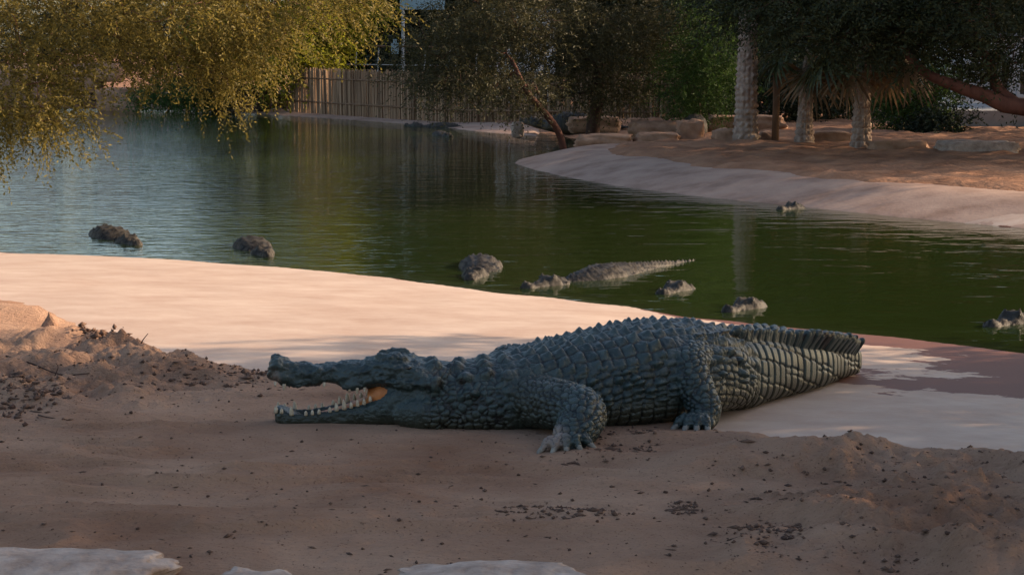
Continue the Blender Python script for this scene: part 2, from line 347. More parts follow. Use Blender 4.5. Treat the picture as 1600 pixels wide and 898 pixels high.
# ------------------------------------------------------------------ generic lofts
def loft(rings, close_ends=True):
    """rings: list of (n,3) arrays -> verts, quads/tris as quads"""
    n = len(rings[0]); v = np.concatenate(rings); f = []
    for i in range(len(rings)-1):
        a = i*n+np.arange(n); b = i*n+(np.arange(n)+1) % n
        f.append(np.stack([a, b, b+n, a+n], 1))
    f = np.concatenate(f)
    if close_ends:
        c0 = len(v); v = np.concatenate([v, rings[0].mean(0)[None], rings[-1].mean(0)[None]])
        a = np.arange(n); b = (a+1) % n; o = (len(rings)-1)*n
        f = np.concatenate([f, np.stack([b, a, np.full(n, c0), np.full(n, c0)], 1), np.stack([a+o, b+o, np.full(n, c0+1), np.full(n, c0+1)], 1)])
    return v, f
def mesh_list(name, parts, smooth=True):
    """join (v,f) pieces; degenerate quads become tris"""
    vs = []; fs = []; o = 0
    for v, f in parts:
        vs.append(v); fs += [tuple(int(k)+o for k in (q if q[2] != q[3] else q[:3])) for q in f]; o += len(v)
    me = bpy.data.meshes.new(name); me.from_pydata(np.concatenate(vs).tolist(), [], fs); me.update()
    if smooth: me.polygons.foreach_set('use_smooth', np.ones(len(me.polygons), bool))
    return me
def tube(pts, rad, n=7, flat=1.0):
    pts = np.asarray(pts, float); rad = np.broadcast_to(np.asarray(rad, float), (len(pts),))
    t = np.gradient(pts, axis=0); t /= np.linalg.norm(t, axis=1)[:, None]+1e-9
    ref = np.array([0, 0, 1.]) if abs(t[:, 2]).mean() < .8 else np.array([1., 0, 0])
    rings = []; ang = np.arange(n)*2*np.pi/n
    for p, d, r in zip(pts, t, rad):
        s = np.cross(d, ref); s /= np.linalg.norm(s)+1e-9; u = np.cross(s, d)
        rings.append(p+r*(np.cos(ang)[:, None]*s+flat*np.sin(ang)[:, None]*u))
    return loft(rings)
def smooth_chain(ctrl, n):
    """Catmull-Rom through rows of ctrl (any columns)"""
    c = np.asarray(ctrl, float); c = np.vstack([2*c[0]-c[1], c, 2*c[-1]-c[-2]]); out = []
    m = len(c)-3
    for k in range(n):
        t = k/(n-1)*m; i = min(int(t), m-1); t -= i; p0, p1, p2, p3 = c[i:i+4]
        out.append(.5*((2*p1)+(-p0+p2)*t+(2*p0-5*p1+4*p2-p3)*t*t+(-p0+3*p1-3*p2+p3)*t**3))
    return np.array(out)
# ------------------------------------------------------------------ the big crocodile
def ellipsoid(c, r, nu=14, nv=10):
    rings = []
    for i in range(1, nv):
        a = math.pi*i/nv; ang = np.arange(nu)*2*np.pi/nu
        rings.append(np.stack([c[0]+r[0]*math.sin(a)*np.cos(ang), c[1]+r[1]*math.sin(a)*np.sin(ang), np.full(nu, c[2]-r[2]*math.cos(a))], 1))
    return loft(rings)
def croc_material(name, base_a, base_b, low, groove, rough=.42, spec=.42):
    m, t, n, l, b = newmat(name)
    def attr(k):
        a = n.new('ShaderNodeAttribute'); a.attribute_name = k; return a.outputs['Fac']
    tc = n.new('ShaderNodeTexCoord')
    nz = n.new('ShaderNodeTexNoise'); nz.inputs['Scale'].default_value = 9; nz.inputs['Detail'].default_value = 6; l.new(tc.outputs['Object'], nz.inputs['Vector'])
    ad = n.new('ShaderNodeMath'); ad.operation = 'MULTIPLY_ADD'; ad.inputs[1].default_value = .45; l.new(attr('rnd'), ad.inputs[0]); l.new(nz.outputs[0], ad.inputs[2])
    r = n.new('ShaderNodeValToRGB'); r.color_ramp.elements[0].position = .42; r.color_ramp.elements[1].position = .95
    r.color_ramp.elements[0].color = (*base_a, 1); r.color_ramp.elements[1].color = (*base_b, 1); l.new(ad.outputs[0], r.inputs[0])
    m1 = n.new('ShaderNodeMixRGB'); l.new(attr('low'), m1.inputs[0]); l.new(r.outputs[0], m1.inputs[1]); m1.inputs[2].default_value = (*low, 1)
    m2 = n.new('ShaderNodeMixRGB'); l.new(attr('pale'), m2.inputs[0]); l.new(m1.outputs[0], m2.inputs[1]); m2.inputs[2].default_value = (.21, .155, .125, 1)
    rg = n.new('ShaderNodeValToRGB'); rg.color_ramp.elements[0].position = .06; rg.color_ramp.elements[1].position = .5; l.new(attr('hgt'), rg.inputs[0])
    m3 = n.new('ShaderNodeMixRGB'); l.new(rg.outputs[0], m3.inputs[0]); m3.inputs[1].default_value = (*groove, 1); l.new(m2.outputs[0], m3.inputs[2])
    l.new(m3.outputs[0], b.inputs['Base Color']); b.inputs['Specular IOR Level'].default_value = spec
    rm = n.new('ShaderNodeMapRange'); rm.inputs['To Min'].default_value = rough-.12; rm.inputs['To Max'].default_value = rough+.2; l.new(nz.outputs[0], rm.inputs['Value']); l.new(rm.outputs[0], b.inputs['Roughness'])
    c = n.new('ShaderNodeTexNoise'); c.inputs['Scale'].default_value = 130; c.inputs['Detail'].default_value = 5; l.new(tc.outputs['Object'], c.inputs['Vector'])
    v = n.new('ShaderNodeTexVoronoi'); v.feature = 'DISTANCE_TO_EDGE'; v.inputs['Scale'].default_value = 75; l.new(tc.outputs['Object'], v.inputs['Vector'])
    vm = n.new('ShaderNodeMapRange'); vm.inputs['From Max'].default_value = .18; l.new(v.outputs['Distance'], vm.inputs['Value'])
    s2 = n.new('ShaderNodeMath'); s2.operation = 'MULTIPLY_ADD'; s2.inputs[1].default_value = .35; l.new(vm.outputs[0], s2.inputs[0]); l.new(c.outputs[0], s2.inputs[2])
    bp = n.new('ShaderNodeBump'); bp.inputs['Strength'].default_value = .55; bp.inputs['Distance'].default_value = .004; l.new(s2.outputs[0], bp.inputs['Height']); l.new(bp.outputs[0], b.inputs['Normal'])
    return m
M['croc'] = croc_material('crocodile_hide', (.011, .021, .021), (.036, .053, .050), (.032, .028, .015), (.004, .004, .004), .32)
M['croc_wet'] = croc_material('wet_crocodile_hide', (.009, .008, .007), (.055, .045, .034), (.04, .03, .018), (.006, .005, .005), .55, .16)
SP = np.array([  # x, y, half width, top, bottom
    (-.50, 8.625, .135, .275, .02), (-.36, 8.64, .175, .300, -.01), (-.22, 8.67, .225, .310, -.02), (0, 8.745, .290, .338, -.03), (.30, 8.86, .350, .392, -.03), (.60, 9.0, .375, .432, -.03),
    (.85, 9.20, .320, .415, -.02), (1.02, 9.42, .235, .345, -.05), (1.22, 9.68, .185, .285, -.05), (1.42, 9.93, .140, .222, -.06), (1.60, 10.17, .100, .160, -.07), (1.74, 10.40, .070, .105, -.08), (1.86, 10.62, .046, .065, -.09), (1.97, 10.80, .025, .02, -.10)])
NS = 260
SPD = smooth_chain(SP, NS)
TAN = np.gradient(SPD[:, :2], axis=0); TAN /= np.linalg.norm(TAN, axis=1)[:, None]
NOR = np.stack([-TAN[:, 1], TAN[:, 0]], 1)              # + = far side
SL = np.concatenate([[0], np.cumsum(np.linalg.norm(np.diff(SPD[:, :2], axis=0), axis=1))])
S_TAIL = SL[np.argmin(np.abs(SPD[:, 0]-1.0))]
def spow(x, p): return np.sign(x)*np.abs(x)**p
def trunk_ring(k, n=56):
    x, y, wd, zt, zb = SPD[k]; ph = np.arange(n)*2*np.pi/n; zc = zb+.43*(zt-zb)
    tail = sst(SL[k], S_TAIL-.15, S_TAIL+.2)
    c = np.cos(ph); s = np.sin(ph)
    l = wd*spow(s, .85-.12*tail); z = np.where(c > 0, zc+(zt-zc)*spow(c, .95-.25*tail), zc+(zc-zb)*spow(c, .62))
    return np.stack([x+NOR[k, 0]*l, y+NOR[k, 1]*l, z], 1)
def head_ring(x, yc, hw, z0, z1, p=.75, n=36, dish=0):
    ph = np.arange(n)*2*np.pi/n; s = np.sin(ph); c = np.cos(ph); zc = (z0+z1)/2; h = (z1-z0)/2
    l = hw*spow(s, p); z = zc+h*spow(c, p)
    z = np.where(c > 0, z-dish*np.clip(1-(l/hw/.82)**2, 0, 1), z)
    return np.stack([np.full(n, x), yc+l, z], 1)
HY = lambda x: 8.585+.04*(x+1.1)/.7
UJ = np.array([(-1.112, .030, .255, .300), (-1.10, .055, .236, .322), (-1.075, .075, .222, .336), (-1.04, .082, .210, .338), (-.99, .068, .206, .318), (-.93, .066, .200, .306), (-.86, .078, .216, .312), (-.78, .090, .212, .318),
               (-.71, .100, .196, .326), (-.65, .112, .194, .338), (-.60, .128, .204, .350), (-.54, .145, .215, .352), (-.48, .155, .205, .345), (-.42, .160, .19, .330), (-.36, .15, .18, .318), (-.28, .12, .18, .31)])
LJ = np.array([(-1.085, .030, .020, .075), (-1.065, .055, .004, .092), (-1.03, .068, -.004, .084), (-.97, .070, -.006, .074), (-.90, .074, -.006, .082), (-.82, .084, -.006, .095), (-.74, .097, -.006, .112), (-.67, .115, -.006, .132), (-.61, .132, -.006, .165),
               (-.56, .145, -.004, .20), (-.50, .155, .0, .22), (-.42, .16, .0, .22), (-.34, .17, -.01, .22)])
def build_croc():
    parts = [loft([trunk_ring(k) for k in range(0, NS, 3)]+[trunk_ring(NS-1)])]
    u = smooth_chain(UJ, 60); parts.append(loft([head_ring(r[0], HY(r[0]), r[1], r[2], r[3], .78) for r in u]))
    lw = smooth_chain(LJ, 50); parts.append(loft([head_ring(r[0], HY(r[0]), r[1], r[2], r[3], .72, 36, .045*sst(r[0], -1.05, -.95)) for r in lw+np.array([0, 0, .022, .030])]))
    ck = smooth_chain([(-.585, .105, .10, .26), (-.55, .128, .06, .28), (-.50, .145, .03, .29), (-.42, .16, .0, .30), (-.34, .17, -.01, .29)], 16)
    parts.append(loft([head_ring(r[0], HY(r[0]), r[1], r[2], r[3], .8) for r in ck]))
    for s in (-1, 1):
        y = lambda x, o: HY(x)+s*o
        parts.append(ellipsoid((-.535, y(-.53, .080), .345), (.070, .034, .030)))        # brow
        parts.append(ellipsoid((-.59, y(-.59, .062), .348), (.03, .022, .026)))
        parts.append(ellipsoid((-.475, y(-.47, .118), .305), (.045, .032, .024)))         # eyelid
        parts.append(ellipsoid((-1.07, y(-1.07, .028), .332), (.026, .022, .016)))        # nostril
        parts.append(ellipsoid((-.44, y(-.44, .130), .235), (.14, .045, .03)))            # upper lip roll over the jowl
        parts.append(ellipsoid((-.40, y(-.4, .135), .10), (.16, .06, .085)))              # jowl
        parts.append(ellipsoid((-.72, y(-.72, .080), .222), (.07, .026, .030)))           # lip bulges of the fangs
        parts.append(ellipsoid((-.98, y(-.98, .050), .224), (.05, .024, .024)))
    # tail crests: two rows of blades that run together
    for sgn in (-1, 1):
        s = S_TAIL-.42
        while s < SL[-1]-.12:
            k = int(np.searchsorted(SL, s)); f = sst(s, S_TAIL-.4, S_TAIL+.25); g = 1-.45*sst(s, SL[-1]-.5, SL[-1]-.1)
            x, yy, wd, zt, zb = SPD[k]; lat = sgn*wd*(.62-.25*sst(s, S_TAIL+.6, S_TAIL+1.2)); zz = zb+.43*(zt-zb)+(zt-zb)*.57*.80
            t = TAN[k]; nn = NOR[k]; L = .052*g; hh = (.016+.048*f+.03*sst(s, S_TAIL+.35, S_TAIL+.8))*(.85+.3*math.sin(s*37)**2)*g; th = .017
            q = []
            for (a, b, c) in ((-L, -th, -.03), (L, -th, -.03), (L, th, -.03), (-L, th, -.03), (-.1*L, -.008, hh*.9), (L*1.25, -.006, hh), (L*1.25, .006, hh), (-.1*L, .008, hh*.9)):
                o = lat+b+sgn*max(c, 0)*(.55+.6*sst(s, S_TAIL+.3, S_TAIL+.8)); q.append((x+t[0]*a+nn[0]*o, yy+t[1]*a+nn[1]*o, zz+c))
            parts.append((np.array(q), np.array([(0, 3, 2, 1), (4, 5, 6, 7), (0, 1, 5, 4), (1, 2, 6, 5), (2, 3, 7, 6), (3, 0, 4, 7)])))
            s += .088*g
    # limbs: (x, y, z, radius)
    limbs = []
    fl = [(-.02, 8.74, .17, .125), (.08, 8.56, .150, .122), (.20, 8.40, .155, .115), (.300, 8.27, .150, .108), (.295, 8.175, .108, .098), (.255, 8.105, .062, .084), (.235, 8.06, .034, .066)]
    hl = [(.90, 9.12, .22, .13), (.845, 8.93, .262, .118), (.815, 8.79, .268, .097), (.83, 8.715, .205, .090), (.865, 8.665, .135, .080), (.885, 8.625, .075, .075), (.862, 8.585, .042, .062), (.835, 8.555, .030, .05)]
    ff = [(.0, 8.9, .22, .13), (-.05, 9.12, .16, .10), (.06, 9.25, .07, .08), (.0, 9.32, .03, .06)]
    fh = [(.75, 9.3, .22, .16), (.62, 9.52, .20, .11), (.70, 9.6, .09, .08), (.62, 9.65, .03, .06)]
    for ch in (fl, hl, ff, fh):
        c = smooth_chain(ch, 26); limbs.append(c); parts.append(tube(c[:, :3], c[:, 3], 18)); parts.append(ellipsoid(c[0, :3], [c[0, 3]]*3)); parts.append(ellipsoid(c[-1, :3], [c[-1, 3]]*2+[c[-1, 3]*.7]))
    claws = []
    def toes(root, tips, r):
        for tp in tips:
            g0 = sz(tp[0], tp[1])
            a = np.array([root[0]+.55*(tp[0]-root[0])*.6, root[1]+.3*(tp[1]-root[1]), g0+.035]); b = np.array([*tp[:2], g0+.012]); mid = (a+b)/2+np.array([0, 0, .016])
            c = smooth_chain([(*a, r*1.15), (*mid, r*1.05), (*(mid*.4+b*.6+np.array([0, 0, .004])), r*.95), (*b, r*.70)], 12)
            parts.append(tube(c[:, :3], c[:, 3], 12)); parts.append(ellipsoid(c[-1, :3], [r*.70]*3)); limbs.append(c)
            claws.append((b, (b-mid)/np.linalg.norm(b-mid), r))
    toes((.228, 8.07), [(.130, 8.005), (.180, 7.985), (.232, 7.978), (.283, 7.99), (.335, 8.03)], .0225)
    toes((.85, 8.57), [(.742, 8.505), (.785, 8.468), (.832, 8.455), (.880, 8.462)], .026)
    parts.append(ellipsoid((.228, 8.06, sz(.228, 8.06)+.028), (.085, .06, .035))); parts.append(ellipsoid((.845, 8.56, sz(.845, 8.56)+.03), (.085, .085, .042)))
    me0 = mesh_list('croc_rough', parts); o0 = link('croc_rough', me0)
    md = o0.modifiers.new('r', 'REMESH'); md.mode = 'VOXEL'; md.voxel_size = .0056; md.adaptivity = 0
    sm = o0.modifiers.new('s', 'SMOOTH'); sm.factor = .5; sm.iterations = 5
    dg = bpy.context.evaluated_depsgraph_get(); me = bpy.data.meshes.new_from_object(o0.evaluated_get(dg)); me.name = 'crocodile_body'
    bpy.data.objects.remove(o0)
    nv = len(me.vertices); co = np.empty(nv*3, np.float32); me.vertices.foreach_get('co', co); co = co.reshape(-1, 3).astype(float)
    no = np.empty(nv*3, np.float32); me.vertex_normals.foreach_get('vector', no); no = no.reshape(-1, 3).astype(float)
    # body coordinates
    idx = np.empty(nv, int)
    for a in range(0, nv, 20000):
        d2 = ((co[a:a+20000, None, :2]-SPD[None, :, :2])**2).sum(2); idx[a:a+20000] = d2.argmin(1)
    dx = co[:, :2]-SPD[idx, :2]; s = SL[idx]+(dx*TAN[idx]).sum(1); lat = (dx*NOR[idx]).sum(1)
    wd = SPD[idx, 2]; zt = SPD[idx, 3]; zb = SPD[idx, 4]; zc = zb+.43*(zt-zb); hz = np.where(co[:, 2] > zc, zt-zc, zc-zb)
    ph = np.arctan2(lat/wd, (co[:, 2]-zc)/hz); q = np.hypot(lat/wd, (co[:, 2]-zc)/hz); ap = np.abs(ph)
    rmean = np.sqrt((wd**2+hz**2)/2); arc = ph*rmean
    limb = np.zeros(nv)
    for c in limbs:
        best = np.full(nv, 9.)
        for r in c: best = np.minimum(best, np.linalg.norm(co-r[:3], axis=1)/r[3])
        limb = np.maximum(limb, 1-sst(best, 1.12, 1.45))
    limb *= sst(q, .98, 1.10)
    head = 1-sst(co[:, 0], -.44, -.34); head *= (1-limb)
    neck = (1-sst(s, .32, .62))*(1-head)*(1-limb)
    tail = sst(s, S_TAIL-.10, S_TAIL+.10)*(1-limb)
    trunk = np.clip(1-head-neck-tail-limb, 0, 1)
    def pillow(f1, f2, e=.22): return sst(f2-f1, 0, e)
    disp = np.zeros(nv); hgt = np.zeros(nv); rnd = np.zeros(nv)
    def add(wgt, d, h, r):
        nonlocal disp, hgt, rnd
        disp = disp+wgt*d; hgt = hgt+wgt*h; rnd = rnd+wgt*r
    # back: keeled scutes in cross rows
    f1, f2, r, lu, lv = voro2(s/.060+.22*fbm(s*3, arc*4, 2, 91), arc/(.064+.01*sst(s, .6, 1.2))+.5+.18*fbm(s*3+5, arc*4, 2, 92), .26, 3)
    pl = pillow(f1, f2, .25); keel = sst(1-np.abs(lv)/.42, 0, 1)*sst(.45+lu*1.1, 0, .85)*np.clip(1.0-sst(lu, .22, .5), 0, 1)
    dors = 1-sst(ap, .85, 1.12)
    d_dor = (pl*.007+keel*.015*(.55+.9*r))+.004*fbm(s*30, arc*30, 3, 95)
    # flanks: uneven oval bosses among smaller scales
    g1, g2, r2, mu, mv = voro2(s/.050+.3*fbm(s*5, arc*5, 2, 2), arc/.046+.3*fbm(s*5+7, arc*5, 2, 9), .55, 5)
    pl2 = pillow(g1, g2, .28); boss = np.where(r2 > .72, 1, .25)*np.clip(1-(g1/.55)**2, 0, 1); kb = np.clip(1-np.abs(mv)/.3, 0, 1)*np.clip(.5+mu, 0, 1)
    d_fl = pl2*.0065+boss*.017+kb*.009*(r2 > .45)
    flank = sst(ap, .85, 1.12)*(1-sst(ap, 1.62, 1.85))
    # lower side: square plates in rows
    b1, b2, r3, _, _ = voro2(s/.050, arc/.047, .22, 7); pl3 = pillow(b1, b2, .24); d_be = pl3*.0095+.003*r3
    bel = sst(ap, 1.62, 1.85)
    add(trunk*dors, d_dor, pl*.8+keel*.5, r); add(trunk*flank, d_fl, pl2, r2); add(trunk*bel, d_be, pl3, r3)
    # tail: rings of tall plates
    t1, t2, r4, tu, _ = voro2(s/.082+.12*fbm(s*4, arc*5, 2, 96), arc/.078+.25, .20, 11); pl4 = pillow(t1, t2, .20); ring = sst(.5-np.abs((s/.082+.12*fbm(s*4, arc*5, 2, 96)) % 1-.5), .02, .20)
    topt = 1-sst(ap, .55, .8)
    add(tail*(1-topt), ring*.010+pl4*.006+.004*r4, np.minimum(ring, pl4), r4)
    k1, k2, r5, ku, kv = voro2(s/.066, arc/.06+.5, .15, 12); pl5 = pillow(k1, k2, .3)
    add(tail*topt, pl5*.006+np.clip(1-np.abs(kv)/.4, 0, 1)*np.clip(.5+ku, 0, 1)*.008, pl5, r5)
    # neck: pebbly below, big knobs above
    h1, h2, r6 = voro3(co/np.array([.036, .036, .030]), .75, 4); pl6 = pillow(h1, h2, .30)
    n1, n2, r7, nu_, nv_ = voro2(s/.10, arc/.085+.5, .5, 14)
    knob = np.clip(1-(n1/.40)**2, 0, 1)*(r7 > .30)*(1-sst(ap, 1.15, 1.5))
    add(neck, pl6*.0085*(.45+.55*sst(ap, .7, 1.3))+knob*.024, pl6, r6)
    # limbs
    l1, l2, r8 = voro3(co/np.array([.036, .036, .026]), .70, 8); pl7 = pillow(l1, l2, .26)
    foot = 1-sst(co[:, 2], .05, .11); m1_, m2_, r9 = voro3(co/np.array([.030, .030, .013]), .5, 9); pl8 = pillow(m1_, m2_, .26)
    add(limb*(1-foot), pl7*.0085+.002*r8, pl7, r8); add(limb*foot, pl8*.0042, pl8*.9+.1, r9)
    # head: rough pitted bone, folds towards the jowl
    e1, e2, r10 = voro3(co/.021, .9, 10); pl9 = pillow(e1, e2, .35)
    lump = fbm(co[:, 0]*26, (co[:, 1]+co[:, 2]*1.3)*26, 3, 77); topm = sst(no[:, 2], .0, .6)
    upj = sst(co[:, 2], .19, .22)
    add(head, lump*.0042*(.35+upj)+pl9*.0022+upj*topm*np.clip(fbm(co[:, 0]*15, co[:, 1]*17, 2, 78), 0, 1)*.009, .45+.5*pl9, r10*.7)
    disp *= 1-.0*tail
    co2 = co+no*(disp*1.3-.006)[:, None]
    me.vertices.foreach_set('co', co2.astype(np.float32).ravel()); me.update()
    low = np.clip(sst(ap, 1.45, 2.1)*(1-limb)*(1-head)*.85+head*(1-sst(co[:, 2], .03, .14))*.8+limb*(1-sst(np.linalg.norm(co[:, :2]-np.array([.12, 8.45]), axis=1), .1, .3))*.5, 0, 1)
    pale = np.clip((1-sst(np.linalg.norm((co-np.array([.165, 8.05, .05]))/np.array([.09, .12, .10]), axis=1), .6, 1.2)), 0, 1)*.95+.55*(1-sst(np.linalg.norm((co-np.array([-1.07, 8.53, .262]))/np.array([.04, .06, .05]), axis=1), .3, 1.0))
    for k, a in (('hgt', hgt), ('rnd', rnd), ('low', low), ('pale', np.clip(pale, 0, 1))):
        at = me.attributes.new(k, 'FLOAT', 'POINT'); at.data.foreach_set('value', np.clip(a, 0, 1).astype(np.float32))
    me.polygons.foreach_set('use_smooth', np.ones(len(me.polygons), bool))
    root = empty('crocodile', (.5, 8.95, 0))
    tag(root, 'huge dark crocodile lying on the sand with its jaws wide open', 'crocodile')
    def child(name, m, mat):
        o = link(name, m, mat, root); o.matrix_parent_inverse = Matrix.Translation((-.5, -8.95, 0)); return o
    child('body', me, M['croc'])
    # mouth lining: floor with tongue, and throat wall
    rings = []
    for k in range(18):
        t = k/17; x = -.99+.40*t; r = np.interp(x, LJ[:, 0], LJ[:, 1]); zt_ = np.interp(x, LJ[:, 0], LJ[:, 3])+.030
        rings.append(head_ring(x, HY(x), r*.74*max(.25, math.sin(min(1, t*4+.12)*math.pi/2)), zt_-.075, zt_-.040+.036*t, .8, 20))
    child('tongue', mesh_list('tongue', [loft(rings)]), M['mouth'])
    tw = [head_ring(x, HY(x), hw, z0, z1, .85, 24) for x, hw, z0, z1 in ((-.655, .084, .118, .205), (-.63, .104, .112, .215), (-.60, .120, .11, .235), (-.55, .12, .10, .25))]
    tw[0] = tw[0].mean(0)+(tw[0]-tw[0].mean(0))*np.array([1, 1.0, 1.0]); v, f = loft(tw[::-1] if False else tw, False); 
    inner = [np.stack([r[:, 0]+.055, r[:, 1].mean()+(r[:, 1]-r[:, 1].mean())*.75, r[:, 2].mean()+(r[:, 2]-r[:, 2].mean())*.7], 1) for r in tw[:1]]
    v2, f2_ = loft([tw[0], inner[0]], False); n0 = len(v2); v2 = np.vstack([v2, inner[0].mean(0)]); nn_ = 24
    f3 = np.array([(nn_+i, nn_+(i+1) % nn_, n0, n0) for i in range(nn_)])
    child('throat', mesh_list('throat', [(v, f), (v2, np.vstack([f2_, f3]))]), M['mouth'])
    # teeth
    def tooth(x, side, z, ln, up, rad=.008):
        tb = LJ if up else UJ; r = np.interp(x, tb[:, 0], tb[:, 1])*(.93 if up else .90); y = HY(x)+side*r
        sg = 1 if up else -1
        c = smooth_chain([(x, y, z-sg*.012, rad*1.1), (x, y+side*.004, z+sg*ln*.45, rad*.85), (x-.003, y+side*.003, z+sg*ln, rad*.12)], 7)
        child('tooth', mesh_list('tooth', [tube(c[:, :3], c[:, 3], 8)]), M['tooth'])
    rt = random.Random(3)
    for side in (-1, 1):
        for x, ln in ((-1.072, .022), (-1.045, .010), (-1.000, .030), (-.935, .008), (-.905, .009), (-.875, .009), (-.825, .013), (-.795, .024), (-.760, .036), (-.728, .016), (-.698, .015), (-.668, .014), (-.64, .010)):
            tooth(x, side, np.interp(x, LJ[:, 0], LJ[:, 3])+.018, ln*(.9+.25*rt.random()), True, .0065+ln*.11)
        for x, ln in ((-1.07, .010), (-1.03, .018), (-.85, .010), (-.735, .020), (-.70, .022), (-.665, .012)):
            tooth(x, side, np.interp(x, UJ[:, 0], UJ[:, 2])+.008, ln, False, .0055+ln*.1)
        # eye under its lid
        ex = -.470; child('eye', mesh_list('eye', [ellipsoid((ex, HY(ex)+side*.134, .309), (.019, .016, .011))]), M['eye'])
        child('nostril', mesh_list('nostril', [ellipsoid((-1.083, HY(-1.08)+side*.030, .343), (.012, .008, .008))]), M['eye'])
    for b, d, r in claws:
        c = smooth_chain([(*(b-d*.012), r*.62), (*(b+d*.020), r*.5), (*(b+d*.042+np.array([0, 0, -.010])), r*.10)], 7)
        child('claw', mesh_list('claw', [tube(c[:, :3], c[:, 3], 8)]), M['claw'])
build_croc()
# ------------------------------------------------------------------ vegetation
def sprays(pos, dirs, rng, k, slen, ll, lw, droop=.3, flat=.5):
    """feathery sprays: k leaflets in two ranks along an arched stalk; returns verts, quads"""
    N = len(pos); d = dirs/np.linalg.norm(dirs, axis=1)[:, None]
    up = np.array([0, 0, 1.])+rng.normal(0, flat, (N, 3)); s = np.cross(d, up); s /= np.linalg.norm(s, axis=1)[:, None]+1e-9
    t = (np.arange(k)+.5)/k; side = np.where(np.arange(k) % 2 == 0, 1., -1.)
    L = slen*(.6+.8*rng.rand(N))
    base = pos[:, None]+d[:, None]*(t[None, :, None]*L[:, None, None]); base[:, :, 2] -= droop*(t**2)[None]*L[:, None]
    ld = s[:, None]*side[None, :, None]*.8+d[:, None]*.6+rng.normal(0, .35, (N, k, 3)); ld[:, :, 2] -= .25; ld /= np.linalg.norm(ld, axis=2)[:, :, None]
    nrm = np.cross(ld, rng.normal(0, 1, (N, k, 3))); nrm /= np.linalg.norm(nrm, axis=2)[:, :, None]+1e-9
    l = ll*(.6+.8*rng.rand(N, k))[:, :, None]; wv = nrm*lw*(.7+.6*rng.rand(N, k))[:, :, None]
    q = np.stack([base, base+ld*l*.5+wv*.5, base+ld*l, base+ld*l*.5-wv*.5], 2).reshape(-1, 3)
    return q, np.arange(len(q)).reshape(-1, 4)
def grow(base, top, blobs, rng, r0, wig=.12, sag=.0):
    """trunk base->top, then tips sampled in blobs (cx,cy,cz,rx,ry,rz,n) are joined to the nearest skeleton node"""
    tr = smooth_chain(np.array([base, np.array(base)*.65+np.array(top)*.35+rng.normal(0, wig, 3)*[1, 1, 0], np.array(base)*.3+np.array(top)*.7+rng.normal(0, wig, 3)*[1, 1, 0], top]), 14)
    polys = [(tr, np.linspace(r0, r0*.5, 14))]; nodes = list(tr[5:]); nr = list(np.linspace(r0*.8, r0*.5, 9)); tips = []; tdir = []
    pts = []
    for (cx, cy, cz, rx, ry, rz, n) in blobs:
        u = rng.normal(0, 1, (n, 3)); u /= np.linalg.norm(u, axis=1)[:, None]; u *= (rng.rand(n)**.42)[:, None]; pts.append(np.array([cx, cy, cz])+u*[rx, ry, rz])
    pts = np.concatenate(pts); pts = pts[np.argsort(np.linalg.norm(pts-top, axis=1))]
    for p in pts:
        A = np.array(nodes); d = np.linalg.norm(A-p, axis=1); i = int(np.argmin(d+.0*d)); a = A[i]; ln = d[i]
        if ln < .02: continue
        mid = (a+p)/2+rng.normal(0, .12*ln, 3)+np.array([0, 0, .10*ln-sag*ln]); c = smooth_chain([a, mid, p], 6)
        ra = nr[i]*.72; rb = max(.004, ra*.55); polys.append((c, np.linspace(ra, rb, 6)))
        nodes += [c[3], c[5]]; nr += [(ra+rb)/2, rb]; tips.append(p); tdir.append((p-a)/ln)
    return polys, np.array(tips), np.array(tdir)
def add_tree(name, label, base, top, blobs, seed, leaf, bark, r0=.14, per=10, k=16, slen=.35, ll=.05, lw=.02, spread=.3, droop=.3, group=None, cat='tree', sag=0, wood=True, sides=6):
    rng = np.random.RandomState(seed); base = np.array(base, float); top = np.array(top, float)
    polys, tips, td = grow(base, top, blobs, rng, r0, sag=sag)
    root = empty(name, base); inv = Matrix.Translation(tuple(-base))
    pos = np.repeat(tips, per, 0)+rng.normal(0, spread, (len(tips)*per, 3))*[1, 1, .6]
    dirs = np.repeat(td, per, 0)+rng.normal(0, .7, pos.shape)+np.array([0, 0, -.15])
    v, f = sprays(pos, dirs, rng, k, slen, ll, lw, droop)
    o = link('crown', mesh_np('crown', v, f, False), leaf, root); o.matrix_parent_inverse = inv
    tw = [tube(c, r, sides) for c, r in polys]
    o = link('trunk', mesh_list('trunk', tw), bark, root); o.matrix_parent_inverse = inv
    tag(root, label, cat, group); return root
def gz(x, y):
    return float(ground_z(np.array([[float(x)]]), np.array([[float(y)]]))[0, 0])
def blob(px, py, Y, rx, ry, rz, n):
    c = PD(px, py, Y); return (c[0], c[1], c[2], rx, ry, rz, n)
